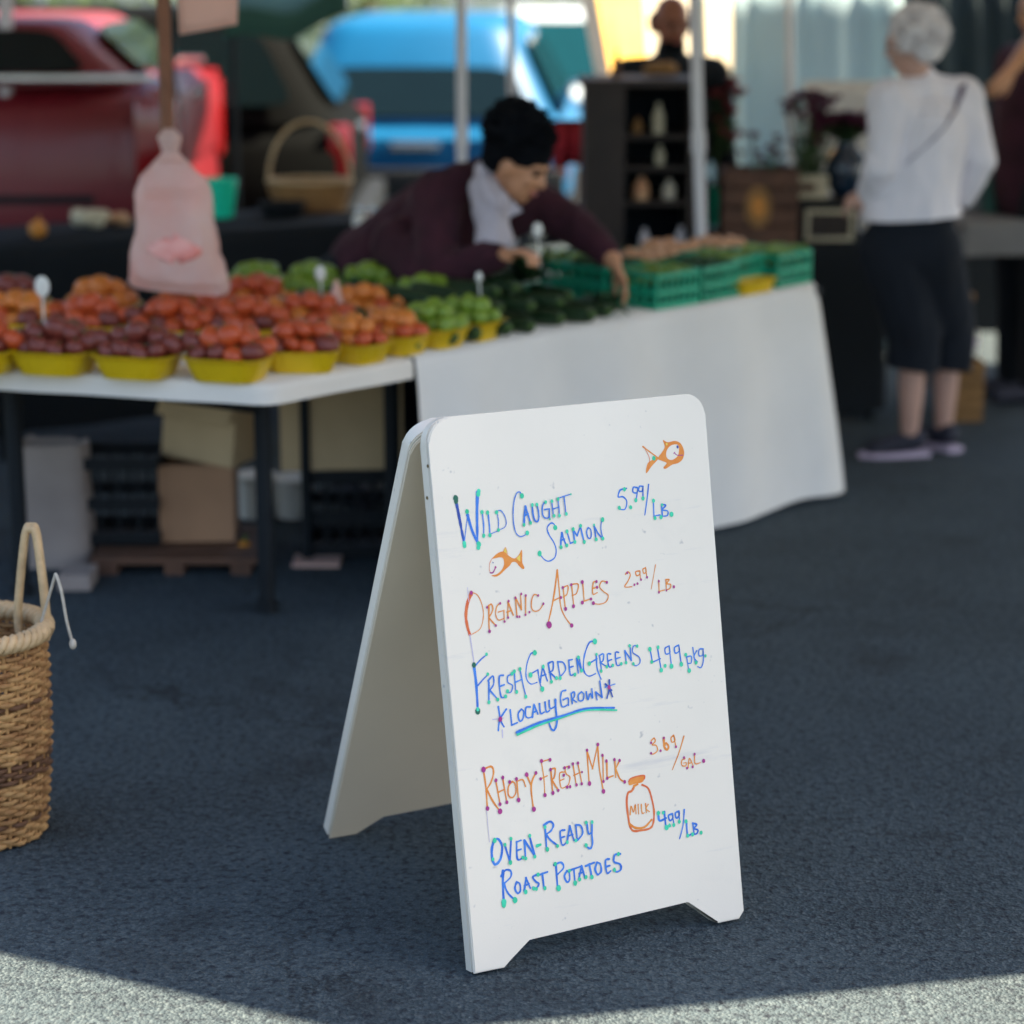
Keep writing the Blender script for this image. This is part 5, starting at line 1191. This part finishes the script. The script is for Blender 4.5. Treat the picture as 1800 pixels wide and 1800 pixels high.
for px, lb in ((632,'pale glass jar at the end of the black-clothed table'), (655,'pink lidded jar at the end of the black-clothed table')):
    p = onb(px, 412) + V((0,.05,0)); th = thing('jar', lb, 'jar', tuple(p)); m_ = M['white_pl'] if px == 632 else M['bag']
    MB().lathe([(.0,0),(.026,.001),(.028,.01),(.028,.06),(.02,.072),(.02,.076)], p, 18).build('jar_body', m_, th, smooth=50); MB().lathe([(.022,.0765),(.022,.094),(.0,.096)], p, 18).build('lid', M['chrome'], th, smooth=50)

# ================================================================== posts, awning
def post(px_t, px_b, Y, r, label, zt=2.6, base=True, m='pole'):
    a, b_ = at(px_t, 0, Y), at(px_b, 440, Y); k = (b_ - a)/(b_.z - a.z); bot = a + k*(0 - a.z); top = a + k*(zt - a.z)
    th = thing('tent_pole', label, 'pole', tuple(bot)); MB().tube([bot + V((0,0,.012)), top], r, 12).build('pole_tube', M[m], th, smooth=50)
    MB().tube([bot.lerp(top,.44), bot.lerp(top,.47)], r*1.25, 12).build('collar', M[m], th, smooth=50)
    MB().box(tuple(bot - V((.06,.06,0))), tuple(bot + V((.06,.06,.012)))).build('foot_plate', M[m], th)
post(811, 812, 8.75, .020, 'white tent pole rising behind the bending vendor'); post(1221, 1233, 8.55, .022, 'white tent pole standing behind the teal crates'); post(898, 902, 9.9, .018, 'slim grey-white tent pole before the blue minivan')
post(10, 12, 10.2, .030, 'thick pale tent pole beside the red pickup')
post(1388, 1392, 10.35, .016, 'slim pole against the pale tent wall', 2.5)
# teal awning over the dark wagon
b = MB(); rows = []
for i in range(15):
    f = i/14; px = 395 + 215*f; yb = 66 - 5*math.sin(f*9) - (40*max(0, f-.55)/.45 if f > .55 else 0)
    rows.append([at(px, yb, 10.1), at(px, yb-45, 10.12) + V((0,.0,0)), at(px, yb-50, 10.16), at(px, yb-62, 11.2) + V((0,0,.25))])
b.loft(rows, cap=False, close=False); o = b.build('canvas_awning', M['awning'], fixn=False, smooth=60, org=tuple(at(500,60,10.1))); o.modifiers.new('s','SOLIDIFY').thickness = .006
aw = thing('awning', 'teal canvas awning with a drooping edge above the dark wagon', 'awning', (o.location.x, o.location.y, 0)); loc = o.location.copy(); o.parent = aw; o.location = loc - aw.location
for px in (300, 408):
    p = at(px, 20, 10.14); MB().tube([(p.x,p.y,0),(p.x,p.y,p.z+.05)], .014).build('awning_pole', M['dark_metal'], aw)

# ================================================================== tall shelf with jars
SYs = 9.0; q0, q1 = at(1028, 140, SYs), at(1222, 146, SYs); sw = q1.x - q0.x; shz = q0.z; sd = .34
sh = thing('wooden_shelf', 'tall dark wooden shelf of bottles behind the teal crates', 'shelf', (q0.x, SYs, 0))
MB().box((q0.x, SYs, 0), (q0.x+.16, SYs+.02, shz-.03)).build('front_panel', M['dwood'], sh); MB().box((q0.x-.0, SYs+.021, 0), (q0.x+.02, SYs+sd, shz-.03)).build('side_panel', M['dwood'], sh)
MB().box((q1.x-.02, SYs, 0), (q1.x, SYs+sd, shz-.03)).build('side_panel', M['dwood'], sh); MB().box((q0.x+.021, SYs+sd-.015, 0), (q1.x-.021, SYs+sd-.001, shz-.03)).build('back_panel', M['black_cloth'], sh)
MB().box((q0.x-.015, SYs-.015, shz-.029), (q1.x+.015, SYs+sd+.01, shz), 0, .004).build('shelf_top', M['dwood'], sh)
lv = [at(1150, y, SYs+.1).z for y in (440, 350, 290, 235)]
for z in lv: MB().box((q0.x+.022, SYs+.022, z-.016), (q1.x-.022, SYs+sd-.017, z)).build('shelf_board', M['dwood'], sh)
def bottle(px, z, Y, r, h, m, label, cap='black_pl'):
    x = at(px, 250, Y).x; th = thing('bottle', label, 'bottle', (x, Y, z))
    MB().lathe([(.0,.001),(r,.002),(r*1.02,.01),(r,h*.58),(r*.42,h*.76),(r*.38,h*.92)], (x,Y,z), 18).build('bottle_body', M[m], th, smooth=50); MB().lathe([(r*.44,h*.921),(r*.44,h),(0,h*1.005)], (x,Y,z), 14).build('cap', M[cap], th, smooth=50)
bottle(1157, lv[3], SYs+.10, .024, .13, 'cream_lbl', 'pale slender bottle on the uppermost shelf board'); bottle(1120, lv[3], SYs+.10, .018, .07, 'goldwood', 'short amber bottle on the uppermost shelf board')
bottle(1160, lv[2], SYs+.10, .020, .085, 'cream_lbl', 'squat pale green bottle on the second shelf board'); bottle(1178, lv[1], SYs+.10, .026, .085, 'cream_sheet', 'cream jar-shaped bottle on the third shelf board'); bottle(1128, lv[1], SYs+.08, .032, .10, 'tan_fruit', 'round orange bottle on the third shelf board')
bottle(1135, lv[0], SYs+.08, .02, .10, 'jacket', 'white bottle on the lowest shelf board'); bottle(1200, lv[0], SYs+.08, .022, .11, 'jacket', 'white bottle behind the tent pole on the lowest shelf board')
bottle(1083, shz+.001, SYs+.12, .017, .11, 'brownwood', 'dark red bottle standing on top of the tall shelf')
p = V((at(1155,140,SYs).x, SYs+.15, shz+.001)); b = MB()
for k in range(8): b.ell(p + V((-.02 + k*.012, random.uniform(-.02,.02), .028 + .012*random.random())), (.030,.025,.026))
o = blob('straw_bundle', b, .008, M['goldwood'], None, 2, org=tuple(p)); tag(o, 'straw-coloured bundle lying on top of the tall shelf', 'bundle')
# red cloth by the vendor's head
p = at(1000, 300, 9.5); rows = []
for i in range(11):
    f = i/10; x_ = -.068 + .136*f; rows.append([V((p.x + x_, 9.5 + .012*math.sin(f*14), at(1000,216,9.5).z)), V((p.x + x_*1.02, 9.49 + .018*math.sin(f*14+.4), at(1000,255,9.5).z)), V((p.x + x_*.98, 9.5 + .02*math.sin(f*14+.8), at(1000,292,9.5).z - .01*math.sin(f*7)))])
o = MB().loft(rows, cap=False, close=False).build('red_towel', M['red_cloth'], fixn=False, smooth=70, org=tuple(p)); o.modifiers.new('s','SOLIDIFY').thickness = .006; tag(o, 'folded red towel hung from a rail beside the tall shelf', 'towel')
tr = thing('towel_rail', 'dark rail on a post carrying the red towel', 'rail', (p.x, 9.51, 0)); zt_ = at(1000,214,9.5).z
MB().tube([(p.x-.10, 9.512, zt_), (p.x+.12, 9.512, zt_)], .008).build('rail_bar', M['dark_metal'], tr); MB().tube([(p.x+.10, 9.53, 0), (p.x+.10, 9.53, zt_)], .010).build('rail_post', M['dark_metal'], tr)
# leaning poster and hung sheets behind
bd = thing('poster_board', 'orange and yellow poster on a white-edged leaning board', 'poster', (at(1080,120,10.5).x, 10.5, 0))
k0, k1, k2, k3 = at(1020,-60,10.65), at(1128,-60,11.0), at(1140,140,10.95), at(1066,140,10.65)
def quadslab(pts, y0, y1): return MB().add([p + V((0,y0,0)) for p in pts] + [p + V((0,y1,0)) for p in pts], [(3,2,1,0),(4,5,6,7),(0,1,5,4),(1,2,6,5),(2,3,7,6),(3,0,4,7)])
b0, b1 = at(1190,140,10.5), at(1130,140,10.5)
quadslab([k0, k1, k2, k3], 0, .012).build('poster_face', M['orange_poster'], bd); e0, e3 = at(1040,-60,10.53), at(1072,150,10.47); quadslab([at(1010,-60,10.62), at(1040,-60,10.62), at(1076,150,10.60), at(1050,150,10.60)], -.02, .0).build('board_edge', M['pole'], bd)
quadslab([k3 + V((-.06,0,0)), k2, V((k2.x, k2.y, 0)), V((k3.x-.04, k3.y, 0))], .001, .02).build('board_stand', M['dwood'], bd)
def sheet(name, label, pts, Y, m, folds, amp, cat, turn=0):
    (x0,y0),(x1,y1),(x2,y2),(x3,y3) = pts; rows = []; N_ = 40
    for i in range(N_+1):
        f = i/N_; Yf = Y + turn*(f-.5)*(x1-x0)/FPX*Y; t_, b_ = at(x0 + (x1-x0)*f, y0 + (y1-y0)*f, Yf), at(x3 + (x2-x3)*f, y3 + (y2-y3)*f, Yf)
        w_ = amp*math.sin(f*folds*6.28 + 2*noise.noise(V((f*6, Y, 0)))); rows.append([t_.lerp(b_, j/8) + V((0, w_*(.5 + .5*j/8), 0)) for j in range(9)])
    o = MB().loft(rows, cap=False, close=False).build(name, M[m], fixn=False, smooth=70, org=tuple(at(x3,y3,Y))); o.modifiers.new('s','SOLIDIFY').thickness = .003; return tag(o, label, cat)
sheet('paper_sheet', 'bright cream paper sheet hung beside the tent pole', ((1238,-60),(1286,-60),(1286,138),(1244,138)), 10.66, 'cream_sheet', .7, .012, 'sheet', 1.2)
sheet('paper_sheet', 'wide cream sheet hung behind the bald person', ((1108,-60),(1215,-60),(1215,150),(1108,150)), 11.3, 'cream_sheet', 1.2, .015, 'sheet', 1.2)
# flower stall
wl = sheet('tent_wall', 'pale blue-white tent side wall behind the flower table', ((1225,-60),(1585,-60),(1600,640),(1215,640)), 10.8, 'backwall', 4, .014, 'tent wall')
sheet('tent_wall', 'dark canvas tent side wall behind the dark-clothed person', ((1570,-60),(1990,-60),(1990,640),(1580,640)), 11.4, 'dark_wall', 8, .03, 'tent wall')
pn = sheet('banner', 'plain pale banner sheet pinned low on the tent wall', ((1412,142),(1560,142),(1560,420),(1412,420)), 10.38, 'cloth', 1.0, .01, 'banner')
fz = .72; F0, F1 = G(1252, 436, fz), G(1560, 430, fz); df = (F1-F0).normalized(); nf = V((-df.y, df.x, 0))
ft = thing('flower_table', 'black-clothed flower table behind the white-haired person', 'table', (F0.x, F0.y, 0)); poly = [F0, F1, F1 + nf*.6, F0 + nf*.6]
MB().prism([(p.x,p.y) for p in poly], fz-.03, fz-.006).build('table_top', M['dwood'], ft)
for p in poly:
    q = p + (sum(poly, V())/4 - p)*.1; MB().tube([(q.x,q.y,0),(q.x,q.y,fz-.03)], .018).build('leg', M['dark_metal'], ft)
TZ = fz - .004; cloth_obj('tablecloth', subdiv([poly[3], poly[0], poly[1], poly[2]], .03, .04), [], .68, .010, .02, 8, M['black_cloth'], 'black cloth hanging over the flower table', 'tablecloth', 14, 9); TZ = _tz
fzt = fz + .010
def onf(px, py): return G(px, py, fzt)
p = onf(1335, 430) + V((0,.10,0)); wc = thing('wooden_crate', 'brown slatted wooden crate with an orange emblem on the flower table', 'crate', tuple(p)); cw, cd, chh = .30, .22, .30
for i in range(4):
    z = p.z + .004 + i*.075
    MB().box((p.x-cw/2, p.y-cd/2, z), (p.x+cw/2, p.y-cd/2+.012, z+.066)).build('slat', M['brownwood'], wc); MB().box((p.x-cw/2, p.y+cd/2-.012, z), (p.x+cw/2, p.y+cd/2, z+.066)).build('slat', M['brownwood'], wc)
    for s_ in (-1,1): MB().box((p.x+s_*(cw/2-.012), p.y-cd/2+.013, z), (p.x+s_*cw/2, p.y+cd/2-.013, z+.066)).build('slat', M['brownwood'], wc)
MB().box((p.x-cw/2+.013, p.y-cd/2+.013, p.z), (p.x+cw/2-.013, p.y+cd/2-.013, p.z+.01)).build('crate_floor', M['brownwood'], wc)
b = MB(); c = V((p.x-.01, p.y-cd/2-.002, p.z+.15)); b.add([c + V((.055*math.cos(2*math.pi*k/20), 0, .085*math.sin(2*math.pi*k/20))) for k in range(20)], [tuple(range(20))]); b.add([c + V((.03*math.cos(2*math.pi*k/16), -.0015, .045*math.sin(2*math.pi*k/16))) for k in range(16)], [tuple(range(16))], 1); b.build('emblem', [M['goldwood'], M['pumpkin']], wc, fixn=False)
crp = p
p = onf(1455, 428) + V((0,.16,0)); rs = MB().box((p.x-.13,p.y-.09,p.z),(p.x+.13,p.y+.09,p.z+.165),0,.005).build('riser_box', M['black_pl'], org=tuple(p)); tag(rs, 'black riser box lifting the navy vase', 'box'); rtop = p.z + .166
fr = thing('picture_frame', 'gold-edged sign frame leaning on the black riser', 'frame', (p.x, p.y-.10, p.z)); fx0, fx1, fz0, fz1, fy = p.x-.085, p.x+.11, p.z+.004, p.z+.13, p.y-.112
for a_, b_ in (((fx0,fy,fz0),(fx1,fy+.012,fz0+.016)), ((fx0,fy,fz1-.016),(fx1,fy+.012,fz1)), ((fx0,fy,fz0+.0165),(fx0+.016,fy+.012,fz1-.0165)), ((fx1-.016,fy,fz0+.0165),(fx1,fy+.012,fz1-.0165))): MB().box(a_, b_).build('frame_bar', M['cream_lbl'], fr)
MB().box((fx0+.0165,fy+.004,fz0+.0165),(fx1-.0165,fy+.010,fz1-.0165)).build('frame_panel', M['dwood'], fr)
q = V((p.x-.075, p.y-.03, rtop)); o = MB().box((q.x-.075,q.y-.02,q.z+.001),(q.x+.085,q.y,q.z+.095)).build('name_card', M['cream_lbl'], org=tuple(q)); tag(o, 'cream card propped on the black riser beside the vase', 'card')
MB().box((q.x-.035,q.y-.0225,q.z+.03),(q.x+.035,q.y-.0205,q.z+.062)).build('card_print', M['brownwood'], o)
vp = V((at(1487,330,p.y).x, p.y+.02, rtop)); vz = thing('vase', 'round navy glazed vase of burgundy flowers', 'vase', tuple(vp))
MB().lathe([(.0,.001),(.045,.002),(.075,.05),(.085,.11),(.072,.17),(.040,.205),(.042,.225),(.036,.225),(.034,.20),(0,.19)], vp, 28).build('vase_body', M['blue_glaze'], vz, smooth=60)
def flowers(label, base, n, spread, h, m, fr_, cat='flowers', lean=V((0,0,0))):
    th = thing('flower_bunch', label, cat, tuple(base)); b = MB(); st = MB(); lf = MB()
    for i in range(n):
        a_ = random.uniform(0,6.28); rr = spread*random.random()**.5; tip = base + lean + V((rr*math.cos(a_), rr*math.sin(a_)*.6, h*random.uniform(.65,1.1)))
        st.tube([base + V((random.uniform(-.01,.01), random.uniform(-.01,.01), 0)), base.lerp(tip,.6) + V((0,0,.02)), tip], .0025, 5)
        for k in range(9):
            t_ = 2*math.pi*k/9 + random.random(); o_ = V((math.cos(t_), math.sin(t_), random.uniform(-.1,.6))).normalized(); w_ = o_.cross(V((0,0,1))).normalized()*fr_*.45
            b.add([tip, tip + o_*fr_*.6 + w_, tip + o_*fr_*1.1, tip + o_*fr_*.6 - w_], [(0,1,2,3)])
        b.ell(tip, (fr_*.35,)*3, seg=8, rin=5)
        for k in range(3):
            q_ = base.lerp(tip, random.uniform(.2,.8)); t_ = random.uniform(0,6.28); o_ = V((math.cos(t_), math.sin(t_), .4)); w_ = V((-math.sin(t_), math.cos(t_), 0))*.014
            lf.add([q_, q_ + o_*.03 + w_, q_ + o_*.065, q_ + o_*.03 - w_], [(0,1,2,3)])
    st.build('flower_stems', M['stem'], th); b.build('blossoms', M[m], th, fixn=False)['kind'] = 'stuff'; lf.build('leaves', M['leafy'], th, fixn=False)['kind'] = 'stuff'
flowers('burgundy flowers spilling from the navy vase', vp + V((0,0,.20)), 44, .15, .12, 'petal', .046)
flowers('burgundy flowers leaning over the wooden crate', V((crp.x+.20, crp.y+.10, fzt+.10)), 40, .12, .44, 'petal', .042, lean=V((.03,0,0)))
flowers('sparse small flowers rising from the wooden crate', V((crp.x, crp.y+.02, fzt+.05)), 18, .13, .34, 'petal', .028)
flowers('tall red flowers standing behind the tent pole', V((at(1262,300,9.75).x, 9.75, fzt)), 16, .07, .55, 'petal_red', .045, lean=V((.03,0,0)))
o = MB().lathe([(.0,0),(.05,.001),(.06,.16),(.055,.16),(.045,.01),(0,.01)], (at(1262,300,9.75).x, 9.75, fzt), 20).build('flower_pot', M['teal_bucket'], smooth=50, org=(at(1262,300,9.75).x, 9.75, fzt)); tag(o, 'green pot holding the tall red flowers', 'pot')
# grey-clothed table and things near the white-haired person
gz = .78; H0, H1 = G(1690, 392, gz), G(1950, 388, gz); dg_ = (H1-H0).normalized(); ng = V((-dg_.y, dg_.x, 0)); poly = [H0, H1, H1 + ng*.5, H0 + ng*.5]
gt = thing('market_table', 'grey-clothed table with dark space beneath, behind the white-haired person', 'table', (H0.x, H0.y, 0)); MB().prism([(p.x,p.y) for p in poly], gz-.03, gz-.006).build('table_top', M['dwood'], gt)
for p in poly:
    q = p + (sum(poly, V())/4 - p)*.1; MB().tube([(q.x,q.y,0),(q.x,q.y,gz-.03)], .018).build('leg', M['dark_metal'], gt)
TZ = gz - .004; cloth_obj('tablecloth', subdiv([poly[3], poly[0], poly[1], poly[2]], .03, .04), [], .145, .006, .005, 21, M['grey_cloth'], 'short grey cloth over the table beside the dark tent wall', 'tablecloth', 6, 12); TZ = _tz
for px, w_, m, lb in ((1722, .05, 'concrete', 'grey cylinder pot on the grey-clothed table'), (1750, .045, 'awning', 'grey-green pot on the grey-clothed table'), (1788, .045, 'glass_t', 'teal glass pot on the grey-clothed table')):
    p = G(px, 380, gz+.01) + V((0,.14,0)); o = MB().lathe([(.0,.001),(w_*.8,.002),(w_,.24),(w_*.92,.24),(w_*.72,.01),(0,.01)], p, 20).build('tall_pot', M[m], smooth=50, org=tuple(p)); tag(o, lb, 'pot')
o = MB().box(tuple(G(1700,640) + V((0,.9,0))), tuple(G(1860,640) + V((0,1.0,.58)))).build('dark_bin', M['black_cloth'], org=tuple(G(1700,640) + V((0,.9,0)))); tag(o, 'black storage bin under the grey-clothed table', 'bin')
p = G(1700, 742); cs = thing('wooden_crate', 'narrow golden wooden crate standing on end beside the white-haired person', 'crate', tuple(p)); cw = .062; hz = .245
for i in range(5):
    z = .002 + i*.05
    for a_, b_ in (((p.x-cw,p.y,z),(p.x+cw,p.y+.01,z+.043)), ((p.x-cw,p.y+.15,z),(p.x+cw,p.y+.16,z+.043)), ((p.x-cw,p.y+.0105,z),(p.x-cw+.01,p.y+.1495,z+.043)), ((p.x+cw-.01,p.y+.0105,z),(p.x+cw,p.y+.1495,z+.043))): MB().box(a_, b_).build('slat', M['goldwood'], cs)
MB().box((p.x-cw+.011,p.y+.011,.2),(p.x+cw-.011,p.y+.149,.236)).build('crate_top', M['goldwood'], cs)
q = V((p.x-.01, p.y+.08, .249)); bw = thing('stacked_bowl', 'white bowl stack on the narrow golden crate', 'bowl', tuple(q))
for i in range(3): MB().lathe([(.0,.0),(.035,.001),(.062,.05),(.058,.05),(.032,.006),(0,.006)], q + V((0,0,i*.032)), 22).build('bowl', M['sole'] if i == 1 else M['white_pl'], bw, smooth=50)
q2 = q + V((0,0,.10)); go = thing('gold_figurine', 'small golden figurine on top of the white bowls', 'figurine', tuple(q2)); MB().lathe([(.0,0),(.03,.001),(.03,.01),(.012,.03),(.026,.08),(.014,.11),(.032,.15),(.03,.17),(0,.175)], q2, 18).build('figurine_body', M['goldwood'], go, smooth=60)
p = G(1500, 722); o = MB().box((p.x-.11,p.y,0),(p.x+.09,p.y+.3,.215),0,.008).build('storage_box', M['concrete'], org=tuple(p)); tag(o, 'plain grey storage box on the asphalt behind the white cloth', 'box')

# ================================================================== trees beyond the parked cars
def tree(label, x, y, h, rx, low, seed, name='tree', nleaf=110, ls=1.0):
    random.seed(seed); th = thing(name, label, 'tree', (x, y, 0)); b = MB(); b.tube([(x,y,0),(x+.05,y,h*.3),(x,y+.1,h*.6),(x+.1,y,h*.85)], [.16,.12,.08,.03], 9)
    for i in range(6):
        a_ = i*1.05 + seed; z0 = h*(.25 + .09*i); b.tube([(x,y,z0), (x + rx*.4*math.cos(a_), y + rx*.4*math.sin(a_), z0 + h*.12), (x + rx*.8*math.cos(a_), y + rx*.8*math.sin(a_), z0 + h*.18)], [.05,.035,.012], 6)
    b.build('trunk', M['bark'], th, smooth=60); c = MB()
    cl = [(V((random.gauss(0,1), random.gauss(0,1), random.gauss(0,1))).normalized()*random.random()**.4) for _ in range(60)]
    for q in cl:
        cc = V((x + q.x*rx, y + q.y*rx, low + (h-low)*(.5 + .5*q.z))); rr = rx*random.uniform(.18,.32)
        for k in range(nleaf):
            d_ = V((random.gauss(0,1), random.gauss(0,1), random.gauss(0,.8))); d_ = d_.normalized()*rr*random.random()**.35; p = cc + d_
            u = V((random.gauss(0,1), random.gauss(0,1), random.gauss(0,1))).normalized(); v_ = u.orthogonal().normalized(); s_ = random.uniform(.05,.10)*ls
            c.add([p - u*s_, p + v_*s_*.5, p + u*s_, p - v_*s_*.5], [(0,1,2,3)])
    cr = c.build('crown', M['fol'], th, fixn=False); return th
tree('dense green tree behind the red pickup', -4.6, 21.5, 5.2, 2.3, .3, 1); tree('broad green tree behind the dark wagon', -1.6, 25.0, 5.6, 2.5, .6, 2); tree('sunlit green tree behind the blue minivan', 1.2, 29.0, 6.0, 2.6, 1.0, 3); tree('dark green tree beyond the pale tent wall', 5.2, 24.0, 5.6, 2.6, .3, 4)
